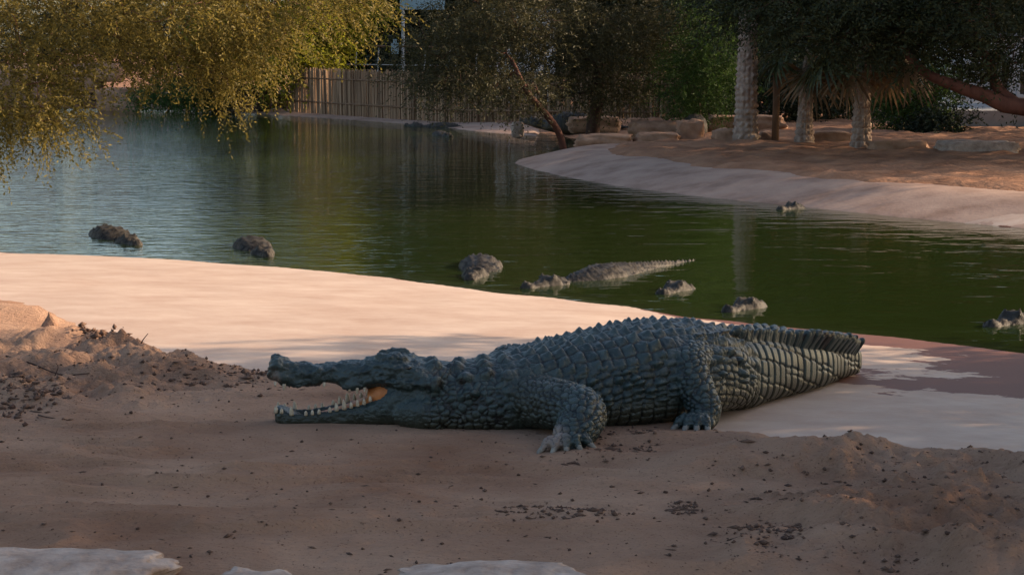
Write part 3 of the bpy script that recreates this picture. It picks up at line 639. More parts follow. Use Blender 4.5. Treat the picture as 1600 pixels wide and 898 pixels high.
# the golden feathery tree that hangs over the water from the left bank
add_tree('feathery_tree', 'golden olive feathery tree drooping low over the blue water', (-9.6, 21.5, gz(-9.6, 21.5)-.1), (-7.2, 21.8, 2.6),
         [blob(60, 20, 21.5, 1.5, 1.2, .75, 90), blob(250, -10, 21.5, 1.3, 1.2, .75, 90), blob(390, 10, 22, .8, 1.0, .55, 44), blob(330, 85, 22, .75, .6, .28, 36), blob(520, -10, 22, .62, .8, .30, 20), blob(40, 120, 21, .75, .7, .42, 36), blob(15, 175, 20.5, .65, .5, .16, 22), blob(100, 190, 20.5, .25, .3, .06, 5),
          (-6.8, 22, 3.3, 2.0, 1.6, .9, 60)], 11, M['leaf_gold'], M['redbark'], .16, 8, 24, .44, .050, .019, .14, .4, sag=.12)
add_tree('lime_tree', 'bright yellow green tree glowing in the sun behind the reed fence end', (-7.2, 55.5, gz(-7.2, 55.5)-.1), (-7.0, 55.6, 4.5),
         [blob(450, 60, 55, 2.0, 1.6, 1.5, 60), blob(390, 20, 55, 2.0, 1.5, 1.7, 60), blob(520, 10, 56, 1.3, 1.2, 1.2, 40), (-6.9, 55.5, 5.6, 2.4, 2, 2.4, 100), (-6.6, 55.5, 8.2, 1.8, 1.6, 1.3, 40)], 12, M['leaf_lime'], M['bark'], .22, 16, 14, .6, .12, .05, .35)
# dark thorn trees in the middle
b = P(935, 207, .02)
add_tree('thorn_tree', 'dark olive thorn tree with a forked trunk behind the spit', (b[0], b[1], gz(b[0], b[1])-.1), PD(930, 95, b[1]),
         [blob(900, 60, b[1], 1.5, 1.5, .75, 80), blob(1010, 50, b[1], 1.1, 1.2, .8, 60), blob(800, 60, b[1]+1, 1.5, 1.4, .8, 70), blob(960, 130, b[1], 1.3, 1.0, .35, 40), (b[0]-.5, b[1], 4.4, 3.0, 2, 1.4, 120), (b[0]-.3, b[1], 6.6, 2.4, 2, 1.2, 60)], 13, M['leaf_brown'], M['bark'], .19, 14, 14, .42, .075, .022, .28, sag=.05)
b = P(885, 219, -.02)
add_tree('leaning_tree', 'slender dark tree leaning left out over the pond from the rocks', (b[0], b[1], gz(b[0], b[1])-.1), PD(800, 95, b[1]-.3),
         [blob(720, 70, b[1], 1.1, 1.0, .65, 60), blob(700, 125, b[1]-.5, 1.1, .8, .22, 30), blob(800, 20, b[1], 1.2, 1, .7, 50), blob(800, 140, b[1]-.5, .7, .6, .25, 20), (-.6, b[1], 3.8, 2.0, 1.6, 1.0, 60)], 14, M['leaf_brown'], M['redbark'], .085, 14, 14, .40, .07, .020, .28, sag=.05)
b = P(1105, 212, .05)
add_tree('green_tree', 'soft mid green bushy tree next to the pale palm trunk', (b[0], b[1]+1.5, gz(b[0], b[1]+1.5)-.1), PD(1095, 90, b[1]+1.5),
         [blob(1090, 120, b[1]+1, .75, .8, .8, 70), blob(1115, 60, b[1]+1, .8, .8, .8, 60), (b[0], b[1]+1.5, 3.6, 1.3, 1.2, 1.2, 60)], 15, M['leaf_green'], M['bark'], .10, 16, 14, .36, .06, .018, .22)
# big tree at the right whose limb reaches in over the spit
add_tree('spreading_tree', 'big shady tree with red brown limbs reaching over the spit', (9.4, 28.5, gz(9.4, 28.5)-.1), PD(1640, 150, 28.3),
         [blob(1330, 20, 28.5, 1.5, 1.5, .55, 80), blob(1500, 30, 28.5, 1.3, 1.5, .55, 80), blob(1200, -10, 29, 1.2, 1.4, .55, 60), blob(1560, 95, 28.5, .55, .8, .25, 20), (6.0, 29, 3.9, 3.4, 2.6, 1.1, 160), (9, 29, 4.4, 3, 3, 1.4, 90)], 16, M['leaf_dark'], M['redbark'], .22, 16, 14, .40, .07, .026, .28)
# limb seen against the wall
def limb(name, parent, pts, rad, mat):
    me = mesh_list(name, [tube(smooth_chain(pts, 16), np.linspace(rad[0], rad[1], 16), 9)]); o = link(name, me, mat, parent); o.matrix_parent_inverse = Matrix.Translation(-parent.location)
st = bpy.data.objects['spreading_tree']
limb('limb', st, [(9.4, 28.5, .9), PD(1600, 168, 28.2), PD(1540, 150, 28.2), PD(1490, 133, 28.2), PD(1440, 110, 28.2), PD(1400, 60, 28.4)], (.15, .045), M['redbark'])
limb('limb', st, [PD(1590, 165, 28.2), PD(1560, 140, 28.3), PD(1545, 100, 28.4), PD(1525, 60, 28.5), PD(1500, 10, 28.6)], (.10, .04), M['redbark'])
# trees on the near right bank, outside the picture, whose shade lies over the crocodile
add_tree('shade_tree', 'broad dense tree on the near bank shading the crocodile', (8.2, 9.0, -.1), (8.2, 9.0, 2.6),
         [(8.0, 11.4, 3.0, 1.8, 2.4, 2.2, 170), (8.0, 7.0, 3.0, 1.8, 2.8, 2.2, 160), (8.4, 8.8, 5.0, 2.2, 3.9, 1.6, 170)], 17, M['leaf_dark'], M['bark'], .28, 16, 12, .5, .13, .06, .34)
add_tree('spit_shade_tree', 'unseen dense tree added on the right bank to dapple the spit', (13, 31, gz(13, 31)-.1), (13, 31, 2.4),
         [(12.4, 30.0, 3.6, 2.0, 4.4, 2.5, 300), (13, 36.5, 3.6, 2.2, 3.6, 2.6, 150), (12.6, 30.5, 6.2, 2.2, 4.4, 1.6, 120)], 19, M['leaf_dark'], M['bark'], .26, 14, 12, .5, .13, .055, .38)  # tree out of view, added to throw broken shade over the spit
# backdrop of taller trees: two kinds, copied
protos = []
for j, (lf, lab) in enumerate(((M['leaf_deep'], 'deep'), (M['leaf_dark'], 'dark'))):
    protos.append(add_tree('background_tree', 'tall dark tree in the dense belt behind the pond', (0, 0, 0), (0, 0, 3.2), [(0, 0, 2.2, 2.3, 2, 1.9, 110), (.4, 0, 5.2, 2.6, 2.2, 2.4, 150), (-.3, 0, 8.4, 2.0, 2, 1.8, 80)], 30+j, lf, M['bark'], .2, 12, 12, .7, .17, .08, .45, group='tall trees in the belt behind the pond'))
spots = [(-3.2, 66, 1), (.6, 64, .95), (4.4, 63.5, 1), (8.0, 53.5, .95), (10.6, 54, 1), (13.6, 50, 1), (-.8, 72, 1.15), (3.4, 70, 1.1), (8.2, 66, 1.15), (13, 62, 1.15), (17, 56, 1.1), (16.5, 44, .95), (-5.6, 71, 1.0)]
for i, (x, y, s) in enumerate(spots):
    o = protos[i] if i < 2 else copy_tree(protos[i % 2])
    o.location = (x, y, -.1); o.rotation_euler = (0, 0, i*1.7); o.scale = (s, s, s*(1+.08*math.sin(i*3)))
# low scrub on the left bank and behind the spit
def shrub(label, px, py, Y, rx, rz, n, leaf, seed, **kw):
    c = PD(px, py, Y); g = gz(c[0], Y)
    a = dict(per=14, k=12, slen=.35, ll=.09, lw=.035, spread=.22, cat='shrub'); a.update(kw)
    return add_tree('shrub', label, (c[0], Y, g-.05), (c[0], Y, g+(c[2]-g)*.6), [(c[0], Y, c[2], rx, rx*.8, rz, n)], seed, leaf, M['bark'], .04, **a)
shrub('dark leafy shrub on the left bank under the drooping branches', 60, 70, 61, 2.4, 1.9, 130, M['leaf_deep'], 41)
shrub('dark shrub hanging over the waterfall ledge', 170, 50, 61, 2.2, 1.5, 110, M['leaf_deep'], 42)
shrub('rounded dark green shrub between the waterfall and the lime tree', 290, 50, 60, 2.3, 1.7, 120, M['leaf_dark'], 43)
shrub('trailing green plant spilling down to the water left of the fence', 270, 142, 55.5, 1.3, .5, 60, M['leaf_green'], 44, droop=1.2, slen=.6)
shrub('deep green plant drooping at the foot of the lime tree', 370, 130, 56, 1.3, .75, 70, M['leaf_dark'], 45, droop=1.0, slen=.6)
shrub('leafy dark shrub between the two thin palms', 1215, 140, 42, .9, 1.0, 70, M['leaf_deep'], 46)
shrub('dark shrub filling the gap behind the fan palms', 1300, 150, 43, 1.1, 1.1, 80, M['leaf_dark'], 47)
shrub('green shrub with sunlit leaves beside the grey deck', 1430, 150, 37.5, .75, .65, 70, M['leaf_green'], 48, ll=.07)
shrub('low dark shrub at the foot of the grey deck', 1450, 200, 36.5, .55, .32, 40, M['leaf_deep'], 49, ll=.07)
shrub('dense dark bush behind the stone blocks', 1130, 150, 44, 1.2, 1.1, 80, M['leaf_deep'], 50)
shrub('tall dark bush behind the thorn tree', 1010, 110, 46, 1.6, 1.4, 110, M['leaf_deep'], 51)
# ------------------------------------------------------------------ palms
def frond_mesh(seed):
    rng = np.random.RandomState(seed); parts = []
    pet = smooth_chain([(0, 0, 0), (.25, 0, .10), (.5, 0, .12), (.62, 0, .09)], 8); parts.append(tube(pet, np.linspace(.018, .010, 8), 5))
    v = []; f = []
    for i in range(26):
        a = (i/25-.5)*R(250); L = .62*(1-.18*abs(i/25-.5)*2)*(.9+.2*rng.rand()); o = np.array([.62, 0, .09]); d = np.array([math.cos(a), math.sin(a), .12*rng.randn()-.05]); sd = np.array([-math.sin(a), math.cos(a), 0]); n0 = len(v)
        for t, wd in ((.0, .010), (.45, .024), (.75, .017), (1.0, .002)):
            p = o+d*L*t+np.array([0, 0, -.38*L*t**2.4-.03*rng.rand()*t]); v += [p-sd*wd, p+sd*wd+np.array([0, 0, .012])]
        f += [(n0+2*q, n0+2*q+1, n0+2*q+3, n0+2*q+2) for q in range(3)]
    parts.append((np.array(v), np.array(f))); return mesh_list('frond', parts, False)
FR = [frond_mesh(k) for k in range(3)]
FRD = [m.copy() for m in FR]
for m in FR: m.materials.append(M['frond'])
for m in FRD: m.materials.append(M['frond_dry'])
def palm(label, px, py, Z, wpx, top_z, lean, seed, nf=22):
    b = P(px, py, Z); g = gz(b[0], b[1])-.05; rng = np.random.RandomState(seed); sc = F/b[1]; r = wpx/2/sc
    root = empty('palm_tree', (b[0], b[1], g)); tag(root, label, 'palm tree'); nr = 220; n = 84; rings = []
    for k in range(nr):
        t = k/(nr-1); z = t*(top_z-g); rr = r*(1-.22*sst(t, 0, .6))*(1+.42*math.exp(-z/.16)); ph = np.arange(n)*2*np.pi/n
        u = ph/(2*np.pi)*12; vv = z/(.105); dia = np.abs(((u+vv) % 2)-1)+np.abs(((u-vv) % 2)-1); d = .25*np.clip(np.abs(dia-1), 0, 1)**.6-.06+.10*fbm(u*2+seed, np.full(n, vv*2), 3, seed)
        rad = rr*(.93+d*(1-.6*math.exp(-z/.12))); rings.append(np.stack([lean*t*t+rad*np.cos(ph), rad*np.sin(ph), np.full(n, z)], 1))
    link('trunk', mesh_list('trunk', [loft(rings)]), M['palmbark'], root)
    for i in range(nf):
        el = (.9-1.75*(i/nf)) ; dry = i > nf*.78
        o = link('frond', (FRD if dry else FR)[i % 3], None, root, (lean, 0, top_z-g+.05-.25*(i/nf))); o.rotation_euler = (rng.normal(0, .25), -el, i*2.4+rng.rand()*.5); s = 1.0+.25*rng.rand(); o.scale = (s, s, s)
    return root
palm('tall palm with a pale sunlit trunk flared at its foot', 1165, 226, .05, 34, 4.6, .05, 1)
palm('small fan palm with a leaning thin trunk and hanging fronds', 1256, 227, .05, 25, 1.78, .12, 2)
palm('stout fan palm with a thick rough trunk beside the leaning one', 1345, 233, .05, 29, 1.86, .03, 3)
b = P(1211, 225, .05); me = mesh_list('post', [tube([(0, 0, 0), (.01, 0, .7), (0, 0, 1.3)], [.065, .06, .055], 10)]); tag(link('timber_post', me, M['wood'], None, (b[0], b[1], gz(b[0], b[1])-.05)), 'brown timber post between the pale palm and the leaning palm', 'post')
# ------------------------------------------------------------------ stones
def rock(label, cx, cy, z0, lx, ly, lz, seed, mat, rot=0, name='stone_block', blocky=.35, group=None, sub=10):
    u = np.linspace(-1, 1, sub); vs = []; fs = []; o = 0
    for ax in range(3):
        for sg in (-1, 1):
            A, B = np.meshgrid(u, u); p = np.zeros((sub*sub, 3)); p[:, ax] = sg; p[:, (ax+1) % 3] = A.ravel(); p[:, (ax+2) % 3] = B.ravel()*sg; vs.append(p)
            i = np.arange((sub-1)**2); a = (i//(sub-1))*sub+i % (sub-1)+o; fs.append(np.stack([a, a+1, a+sub+1, a+sub], 1)); o += sub*sub
    p = np.concatenate(vs); f = np.concatenate(fs); nrm = p/np.linalg.norm(p, axis=1)[:, None]; p = p*(1-blocky)+nrm*blocky*1.25
    n = lambda k, s: fbm(p[:, 0]*s+seed*3.1+k*5+p[:, 2]*1.7, p[:, 1]*s+p[:, 2]*s*.8+seed, 4, seed+k)
    p = p+np.stack([n(0, 1.3), n(1, 1.3), n(2, 1.3)], 1)*.13+nrm*(n(3, 4.)*.05+n(4, 9.)*.025)[:, None]
    p = p*[lx/2, ly/2, lz/2]; p[:, 2] += lz/2
    me = mesh_np(name, p, f); bm = bmesh.new(); bm.from_mesh(me); bmesh.ops.remove_doubles(bm, verts=bm.verts, dist=.002); bm.to_mesh(me); bm.free()
    o = link(name, me, mat, None, (cx, cy, z0)); o.rotation_euler = (0, 0, rot)
    return tag(o, label, 'stone', group)
def rock_px(label, x0, x1, y0, y1, Y, seed, mat=None, **kw):
    if Y < 50: Y = min(Y, P(x0, y1, .04)[1]+.2)
    a = PD(x0, y1, Y); c = PD(x1, y0, Y); lz = c[2]-a[2]
    return rock(label, (a[0]+c[0])/2, Y+.3, a[2]-.12, c[0]-a[0], min(.9, max(.5, (c[0]-a[0])*.7)), lz+.12, seed, mat or M['stone'], **kw)
rock_px('flat pale stone block behind the forked thorn trunk', 893, 968, 183, 201, 39.5, 1)
rock_px('broad orange stone slab right of the thorn trunk', 990, 1066, 190, 212, 38.5, 2)
rock_px('brown stone block under the broad orange slab', 996, 1062, 209, 226, 38, 3)
rock_px('long stone slab behind the pale palm trunk', 1110, 1225, 182, 204, 38, 4)
rock_px('small brown stone propped against the dark bank', 1060, 1100, 190, 224, 37.5, 5)
rock_px('low brown stone under the long slab', 1118, 1165, 204, 228, 38, 6)
rock_px('long low stone between the two fan palms', 1262, 1330, 208, 226, 37, 7)
rock_px('low flat stone right of the stout fan palm', 1362, 1452, 222, 240, 35, 8)
rock_px('long pale squared stone at the edge of the grey deck', 1474, 1588, 222, 246, 33.5, 9, M['palestone'], blocky=.2)
rock_px('pale rounded stone left of the far resting crocodile', 800, 818, 192, 206, 42, 10, M['palestone'])
rock_px('dark wet stone at the foot of the leaning tree', 905, 985, 212, 226, 37, 11)
rock_px('small stone beside the pale palm foot', 1190, 1215, 208, 226, 38, 12)
# waterfall rocks on the left bank
for i, (x0, x1, y0, y1) in enumerate(((0, 75, 105, 172), (70, 150, 112, 140), (110, 185, 100, 122), (150, 215, 140, 172), (330, 372, 150, 170), (425, 458, 146, 172))):
    rock_px(('brown rock at the far left of the bank', 'flat rock beside the waterfall ledge', 'pale flat ledge rock above the waterfall', 'dark rock at the foot of the waterfall', 'reddish rock under the lime tree', 'squared rock at the end of the reed fence')[i], x0, x1, y0, y1, 57.0+(.6 if i in (1, 2) else 0), 20+i)
# foreground stones
for i, (x0, x1, yy, wy, hh) in enumerate(((-120, 262, 872, .42, .09), (338, 462, 892, .30, .07), (628, 900, 884, .40, .075))):
    a = P(x0, yy, .08); c = P(x1, yy, .08)
    rock(('long pale limestone slab half buried at the edge of the sand', 'small rounded pale limestone half sunk in the sand', 'broad flat pinkish limestone half sunk in the sand')[i], (a[0]+c[0])/2, a[1]-wy*.42, sz((a[0]+c[0])/2, a[1])-.075, c[0]-a[0], wy, hh+.05, 60+i, M['palestone'], blocky=.45, sub=26)
# ------------------------------------------------------------------ crocodiles in the water
def pond_croc(label, snout, back, L, lift=0, seed=0, mat='croc_wet', z=WZ, curve=0, group=None, high=0, keep_tail=False):
    a = P(*snout, z); b = P(*back, z); d = (b-a)[:2]; ang = math.atan2(d[1], d[0]); n = 44; m = 150
    S = np.linspace(0, 1, m)*2.5; rng = np.random.RandomState(seed)
    wd = np.interp(S, [0, .03, .10, .22, .36, .44, .55, .75, 1.1, 1.35, 1.6, 2.0, 2.5], [.035, .06, .062, .085, .135, .14, .095, .19, .24, .19, .12, .07, .015])
    zt = np.interp(S, [0, .03, .07, .12, .24, .31, .36, .46, .58, .8, 1.1, 1.4, 1.6, 2.0, 2.5], [.02, .05, .055, .034, .052, .082, .082, .062, .006, .045, .075, .055, .045, .035, .0])+(high*sst(S, .5, 1.0)*(1-sst(S, 1.3, 2.2)) if high > 0 else high*sst(S, .42, .7))-(0 if keep_tail else .07*sst(S, 1.35, 1.8))-.012
    zb = np.interp(S, [0, .1, .4, .8, 1.2, 1.6, 2.5], [-.02, -.06, -.13, -.20, -.24, -.17, -.06]); ph = np.arange(n)*2*np.pi/n
    cx = S; cy = curve*(np.clip(S-.5, 0, 9))**2
    X = np.repeat(cx[:, None], n, 1); l = wd[:, None]*spow(np.sin(ph), .85)[None]; zc = (zt*.35+zb*.65)[:, None]; c = np.cos(ph)[None]
    Z = np.where(c > 0, zc+(zt[:, None]-zc)*spow(c, .8), zc+(zc-zb[:, None])*spow(c, .8)); Y = cy[:, None]+l
    arc = ph; arc = np.where(arc > np.pi, arc-2*np.pi, arc)[None]*wd[:, None]; Sg = np.repeat(S[:, None], n, 1)
    f1, f2, r, lu, lv = voro2(Sg/.055, arc/.05+.5, .2, seed); body = sst(Sg, .45, .6); up = sst(c, .1, .5)
    dz = body*up*(np.clip(1-np.abs(lv)/.34, 0, 1)*np.clip(.5+lu, 0, 1)*.034+sst(f2-f1, 0, .2)*.008)
    eye = sum(np.exp(-(((Sg-.315)/.028)**2+((l-s*.058)/.022)**2))*.026 for s in (-1, 1))+sum(np.exp(-(((Sg-.04)/.02)**2+((l-s*.02)/.014)**2))*.015 for s in (-1, 1))
    g1, g2, r2, _, _ = voro2(Sg/.03, arc/.03, .8, seed+5)
    Z = Z+dz+eye*up+(1-body)*up*(fbm(Sg*35, l*35, 3, seed)*.014+sst(g2-g1, 0, .3)*.009)
    rings = [np.stack([X[i], Y[i], Z[i]], 1) for i in range(m)]; v, f = loft(rings); me = mesh_list('body', [(v, f)])
    h = np.concatenate([np.where(body > .5, sst(f2-f1, 0, .2), .3+.7*sst(g2-g1, 0, .3)).ravel(), [1, 1]]); rr = np.concatenate([np.where(body > .5, r, r2).ravel(), [.5, .5]])
    for k, q in (('hgt', h), ('rnd', rr), ('low', np.concatenate([(1-sst(np.repeat(c, m, 0), -.3, .3)).ravel(), [0, 0]])), ('pale', 0*h)):
        me.attributes.new(k, 'FLOAT', 'POINT').data.foreach_set('value', q.astype(np.float32))
    root = empty('crocodile', (a[0], a[1], z+lift), ang); sc = L/2.5; root.scale = (sc, sc, sc)
    link('body', me, M[mat], root)
    for s in (-1, 1):
        link('eye', mesh_list('eye', [ellipsoid((.300, s*.066, .070), (.012, .008, .007), 8, 6)]), M['eye'], root)
    tag(root, label, 'crocodile', group); return root
pond_croc('crocodile swimming in the blue rippled water, alone by the bright apron', (216, 384), (146, 360), 2.4, .0, 1, high=.03)
pond_croc('crocodile with a spiky wet back floating in the dark olive water', (420, 402), (374, 373), 2.2, .0, 2, high=.03)
pond_croc('floating crocodile facing the bank with its broad grey back showing', (734, 438), (772, 404), 2.3, .0, 3, high=.03, curve=.12)
pond_croc('long floating crocodile showing head and full ridged back at the apron', (818, 451), (956, 428), 2.6, -.010, 4, high=.022, keep_tail=True)
pond_croc('sunk crocodile with only its dark snout and knobbly head above water', (1032, 460), (1112, 436), 2.5, -.012, 5, high=-.10)
pond_croc('crocodile head glinting just off the apron behind the big one', (1134, 488), (1210, 470), 2.5, -.010, 6, high=-.10)
pond_croc('dark crocodile floating among the white reflections', (1543, 511), (1640, 492), 2.6, -.010, 7, high=.01)
pond_croc('crocodile head poking out of the water by the rim of the spit', (1216, 328), (1262, 323), 2.2, .0, 8, high=-.05)
pond_croc('tiny far crocodile floating below the reed fence ledge', (705, 214), (676, 209), 2.0, .01, 9, 'croc_wet', high=.02)
pond_croc('far crocodile lying along the edge of the reed fence ledge', (632, 197), (700, 199), 2.6, .01, 10, 'croc_wet', high=.02)
pond_croc('dark crocodile resting on the spit at the foot of the pale palm', (1060, 232), (1128, 222), 2.6, .34, 11, 'croc_wet', z=-.13, high=.16, curve=.2)
pond_croc('dark crocodile resting on the ledge beside the leaning tree', (812, 206), (905, 209), 3.0, .25, 12, 'croc_wet', z=-.16, high=.10)
# ------------------------------------------------------------------ reed fence
def seg_boxes(items):
    """items: (p0, p1, r) four-sided sticks -> mesh parts"""
    return [tube([p0, (np.array(p0)+np.array(p1))/2, p1], [r, r, r*.9], 4) for p0, p1, r in items]
FA = PD(455, 171, 54.6); FB = PD(700, 188, 47.2); FC = PD(1075, 194, 43.5)
fence = empty('reed_fence', tuple(FA)); finv = Matrix.Translation(-fence.location)
tag(fence, 'brown fence of upright dry reeds along the far ledge', 'fence')
rng = np.random.RandomState(6); reeds = []
for a, b, n in ((FA, FB, 300), (FB, FC, 240)):
    for i in range(n):
        p = a+(b-a)*((i+rng.rand())/n); d = rng.normal(0, .03); h = 1.10+.10*rng.rand(); r = .013+.013*rng.rand()
        reeds.append((p+[0, d, -.12], p+[rng.normal(0, .02), d+rng.normal(0, .02), h], r))
o = link('reeds', mesh_list('reeds', seg_boxes(reeds), False), M['reed'], fence); o.matrix_parent_inverse = finv; o['kind'] = 'stuff'
for a, b in ((FA, FB), (FB, FC)):
    for z in (.25, .90):
        o = link('rail', mesh_list('rail', seg_boxes([(a+[0, -.07, z], b+[0, -.07, z], .022)])), M['wood'], fence); o.matrix_parent_inverse = finv
    for i in range(5):
        p = a+(b-a)*(i/5); o = link('post', mesh_list('post', seg_boxes([(p+[0, .09, -.15], p+[0, .09, 1.16], .05)])), M['wood'], fence); o.matrix_parent_inverse = finv
# railing and sign pole behind
RA = PD(470, 112, 60); RB = PD(790, 118, 56)
rail = empty('metal_railing', (RA[0], RA[1], 0)); rinv = Matrix.Translation(-rail.location); tag(rail, 'thin white metal railing on the walkway behind the reed fence', 'railing')
def rpart(name, items, mat):
    o = link(name, mesh_list(name, seg_boxes(items)), mat, rail); o.matrix_parent_inverse = rinv
for px in (475, 520, 557, 592, 665, 703, 745, 785):
    t = (px-470)/320; p = RA+(RB-RA)*t; top = PD(px, 71+4*t, p[1]); rpart('post', [((p[0], p[1], -.1), tuple(top), .022)], M['steel'])
a = PD(470, 71, 60); b = PD(790, 75, 56); rpart('top_rail', [(a, b, .03)], M['wood']); a = PD(470, 100, 60); b = PD(790, 104, 56); rpart('lower_rail', [(a, b, .015)], M['steel'])
p = PD(630, 112, 58.5); pt = PD(630, -30, 58.5)
pole = empty('sign_pole', (p[0], p[1], -.1)); tag(pole, 'tall pale pole carrying a light blue panel above the railing', 'sign pole')
def ppart(name, me, mat): o = link(name, me, mat, pole); o.matrix_parent_inverse = Matrix.Translation(-pole.location)
ppart('pole', mesh_list('pole', [tube([(p[0], p[1], -.1), (p[0], p[1], 1.5), tuple(pt)], [.05, .05, .045], 10)]), M['steel'])
def box(c, h):
    v = np.array([(x, y, z) for x in (-1, 1) for y in (-1, 1) for z in (-1, 1)])*np.array(h)+np.array(c)
    return v, np.array([(0, 1, 3, 2), (4, 6, 7, 5), (0, 4, 5, 1), (2, 3, 7, 6), (0, 2, 6, 4), (1, 5, 7, 3)])
c = PD(660, 2, 58.4); ppart('panel', mesh_list('panel', [box(c, (.68, .03, .26))], False), M['blue'])
c = PD(617, 76, 58); o = link('box', mesh_list('box', [box((0, 0, 0), (.11, .09, .16)), box((0, 0, .22), (.05, .05, .06))], False), M['blue'], None, tuple(c)); o.name = 'control_box'; tag(o, 'small pale blue box hung on the white railing', 'box')
# buildings glimpsed through the trees
def building(name, label, px0, px1, py0, Y, mat, depth=4, windows=(), cat='building'):
    a = PD(px0, py0, Y); c = PD(px1, py0, Y); w_ = c[0]-a[0]; h = a[2]+.2
    root = empty(name, ((a[0]+c[0])/2, Y+depth/2, -.2)); tag(root, label, cat)
    link('wall', mesh_list('wall', [box((0, 0, h/2), (w_/2, depth/2, h/2))], False), mat, root)
    link('roof', mesh_list('roof', [box((0, 0, h+.06), (w_/2+.15, depth/2+.15, .06))], False), M['grey'], root)
    for (x0, x1, y0, y1) in windows:
        p0 = PD(x0, y1, Y); p1 = PD(x1, y0, Y); cx = (p0[0]+p1[0])/2-root.location.x; cz = (p0[2]+p1[2])/2+.2; hw = (p1[0]-p0[0])/2; hz = (p1[2]-p0[2])/2
        wn = link('window', mesh_list('window', [box((cx, -depth/2-.02, cz+hz), (hw+.05, .05, .04)), box((cx, -depth/2-.02, cz-hz), (hw+.05, .05, .04)), box((cx-hw, -depth/2-.02, cz), (.04, .045, hz)), box((cx+hw, -depth/2-.02, cz), (.04, .045, hz))], False), M['steel'], root)
        link('pane', mesh_list('pane', [box((cx, -depth/2-.005, cz), (hw-.02, .02, hz-.02))], False), M['darkglass'], wn)
    return root
building('kiosk', 'small sunlit terracotta kiosk behind the left end of the reed fence', 484, 522, 74, 58.5, M['orange'], 2, ((492, 502, 84, 98),))
building('white_building', 'white building glimpsed through the dark thorn trees', 775, 868, 20, 58, M['white'], 3, ((790, 806, 40, 70), (838, 856, 40, 70)))
building('pavilion', 'white pavilion with dark windows behind the grey deck', 1478, 1760, 60, 47, M['white'], 5, ((1490, 1508, 98, 150), (1527, 1541, 112, 133), (1560, 1578, 98, 150), (1590, 1604, 110, 150), (1640, 1670, 98, 150)))
dk = PD(1478, 173, 39); dk2 = PD(1478, 198, 39); root = empty('deck', (dk[0]+3.5, 42, -.1)); tag(root, 'grey concrete deck raised over dark ground at the right bank', 'deck')
link('slab', mesh_list('slab', [box((0, 0, (dk[2]+dk2[2])/2+.1), (3.5, 3, (dk[2]-dk2[2])/2))], False), M['grey'], root)
for x in (-3.2, -1, 1.2, 3.2):
    for y in (-1.5, 2.4): link('leg', mesh_list('leg', [box((x, y, (dk2[2]+.1)/2), (.15, .15, (dk2[2]+.1)/2))], False), M['grey'], root)
# ------------------------------------------------------------------ litter on the sand
def clod_mesh(seed):
    v, f = ellipsoid((0, 0, 0), (1, .8, .62), 9, 6); rng = np.random.RandomState(seed); v = v*(1+rng.normal(0, .17, (len(v), 1))); return mesh_list('clod', [(v, f)])
CL = [clod_mesh(k) for k in range(5)]
rng = random.Random(8)
cl = [(752, 754, 5), (624, 826, 6), (810, 733, 5), (655, 795, 5), (690, 849, 5), (983, 800, 5), (1040, 758, 6), (878, 805, 4), (890, 856, 5), (215, 836, 6), (160, 767, 5), (325, 781, 5), (40, 677, 8), (120, 760, 5), (205, 662, 6), (1380, 730, 5), (1445, 733, 6), (933, 820, 6), (1030, 872, 5), (940, 805, 5), (1160, 755, 5), (1203, 758, 6), (80, 640, 9), (62, 650, 7), (20, 648, 9), (300, 712, 4), (1215, 690, 6), (560, 700, 3), (705, 880, 5), (480, 775, 4), (380, 742, 4), (1505, 755, 7), (1480, 858, 8), (1500, 850, 7), (1100, 812, 4)]
for px, py, wpx in cl:
    p = P(px, py, .04); r = wpx*.5*p[1]/F*1.25
    o = link('earth_clod', CL[rng.randrange(5)], M['clod'], None, (p[0], p[1], sz(p[0], p[1])+r*.35)); o.scale = (r, r, r); o.rotation_euler = (rng.random()*.6, 0, rng.random()*6)
    tag(o, 'small dark clod of dry earth lying on the open sand', 'clod', 'dark clods scattered on the sand')
# crumbs and leaf bits: nobody could count them
R2 = np.random.RandomState(9); pts = []
def scatter(n, x0, x1, y0, y1, size, clump=None):
    k = 0
    while k < n:
        px = R2.uniform(x0, x1); py = R2.uniform(y0, y1)
        if clump and (((px-clump[0])/clump[2])**2+((py-clump[1])/clump[3])**2) > R2.rand()*1.3: continue
        q = P(px, py, .03); pts.append((q[0], q[1], size*(.4+R2.rand()**2*1.5))); k += 1
scatter(900, -40, 1640, 600, 900, .006); scatter(420, 0, 480, 545, 650, .010, (230, 590, 260, 45)); scatter(260, 0, 110, 605, 670, .013, (25, 635, 85, 30)); scatter(260, 250, 440, 565, 615, .010, (350, 590, 100, 22))
scatter(500, 1100, 1640, 690, 890, .008); scatter(130, 1130, 1270, 810, 860, .010, (1200, 835, 70, 22)); scatter(120, 1460, 1560, 735, 765, .010, (1505, 750, 50, 14)); scatter(90, 1040, 1090, 770, 800, .008, (1065, 787, 30, 12)); scatter(150, 880, 1030, 665, 720, .008); scatter(160, 780, 1000, 795, 850, .008, (870, 808, 110, 14))
scatter(200, 100, 210, 525, 560, .013, (160, 540, 60, 16))
A = np.array(pts); zz = sand_z(A[None, :, 0], A[None, :, 1])[0]; keep = sand_d(A[:, 0], A[:, 1]) > -.05; A = A[keep]; zz = zz[keep]; n = len(A)
octv = np.array([(1, 0, 0), (-1, 0, 0), (0, 1, 0), (0, -1, 0), (0, 0, 1), (0, 0, -1)], float); octf = np.array([(0, 2, 4), (2, 1, 4), (1, 3, 4), (3, 0, 4), (2, 0, 5), (1, 2, 5), (3, 1, 5), (0, 3, 5)])
sc = np.stack([A[:, 2]*(.7+1.3*R2.rand(n)), A[:, 2]*(.4+.5*R2.rand(n)), A[:, 2]*(.25+.5*R2.rand(n))], 1); th = R2.rand(n)*6.28
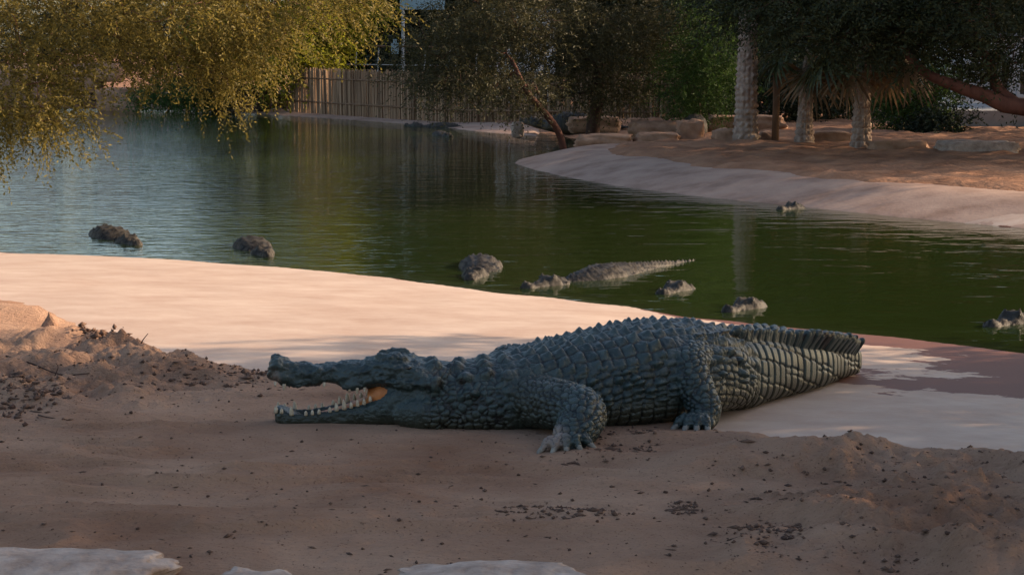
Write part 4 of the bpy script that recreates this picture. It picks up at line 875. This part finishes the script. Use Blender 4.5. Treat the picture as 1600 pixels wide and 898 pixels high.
V = octv[None]*sc[:, None]*(1+.3*R2.normal(0, 1, (n, 6, 1))); V = np.stack([V[..., 0]*np.cos(th)[:, None]-V[..., 1]*np.sin(th)[:, None], V[..., 0]*np.sin(th)[:, None]+V[..., 1]*np.cos(th)[:, None], V[..., 2]], 2)
V[..., 0] += A[:, 0, None]; V[..., 1] += A[:, 1, None]; V[..., 2] += (zz+sc[:, 2]*.5)[:, None]
o = link('soil_crumbs', mesh_np('soil_crumbs', V.reshape(-1, 3), (octf[None]+np.arange(n)[:, None, None]*6).reshape(-1, 3), False), M['litter'])
tag(o, 'brown crumbs of earth and dry leaf bits strewn over the sand', 'litter', kind='stuff')
# twigs
for i, (pl, rad) in enumerate((([(10, 575), (50, 578), (95, 590), (140, 592)], .005), ([(85, 588), (90, 560), (88, 548)], .003), ([(218, 552), (232, 546), (234, 558)], .004), ([(60, 655), (75, 662), (105, 668)], .004))):
    q = [P(a_, b_, .05) for a_, b_ in pl]
    if i in (1, 2):
        base = P(*pl[0], .05); q = [base, base+np.array([.02, 0, .05]), base+np.array([.05*(1 if i == 2 else .2), 0, .085 if i == 1 else .03])]
    q = [np.array([a_[0], a_[1], sz(a_[0], a_[1])+.005+(k*.035 if i in (1, 2) else .002)]) for k, a_ in enumerate(q)]
    o = link('twig', mesh_list('twig', [tube(smooth_chain(q, 10), np.linspace(rad, rad*.5, 10), 5)]), M['bark'])
    tag(o, ('long thin twig lying across the sand by the crumbled earth', 'short upright twig stuck in the sand near the long twig', 'little hooked twig at the sand edge by the apron', 'bent twig below the dark crumbled earth')[i], 'twig')
b = P(78, 512, .05); rock('pointed lump of packed sand standing at the apron edge', b[0], b[1], sz(b[0], b[1])-.03, .20, .16, .10, 81, M['sand'], name='sand_lump', blocky=.9, sub=12)
lm = bpy.data.objects['sand_lump'].data; cv = np.empty(len(lm.vertices)*3, np.float32); lm.vertices.foreach_get('co', cv); cv = cv.reshape(-1, 3); t = np.clip(cv[:, 2]/.10, 0, 1); cv[:, :2] *= (1-.85*t**.8)[:, None]; cv[:, 2] *= 1.55; lm.vertices.foreach_set('co', cv.ravel()); lm.update()
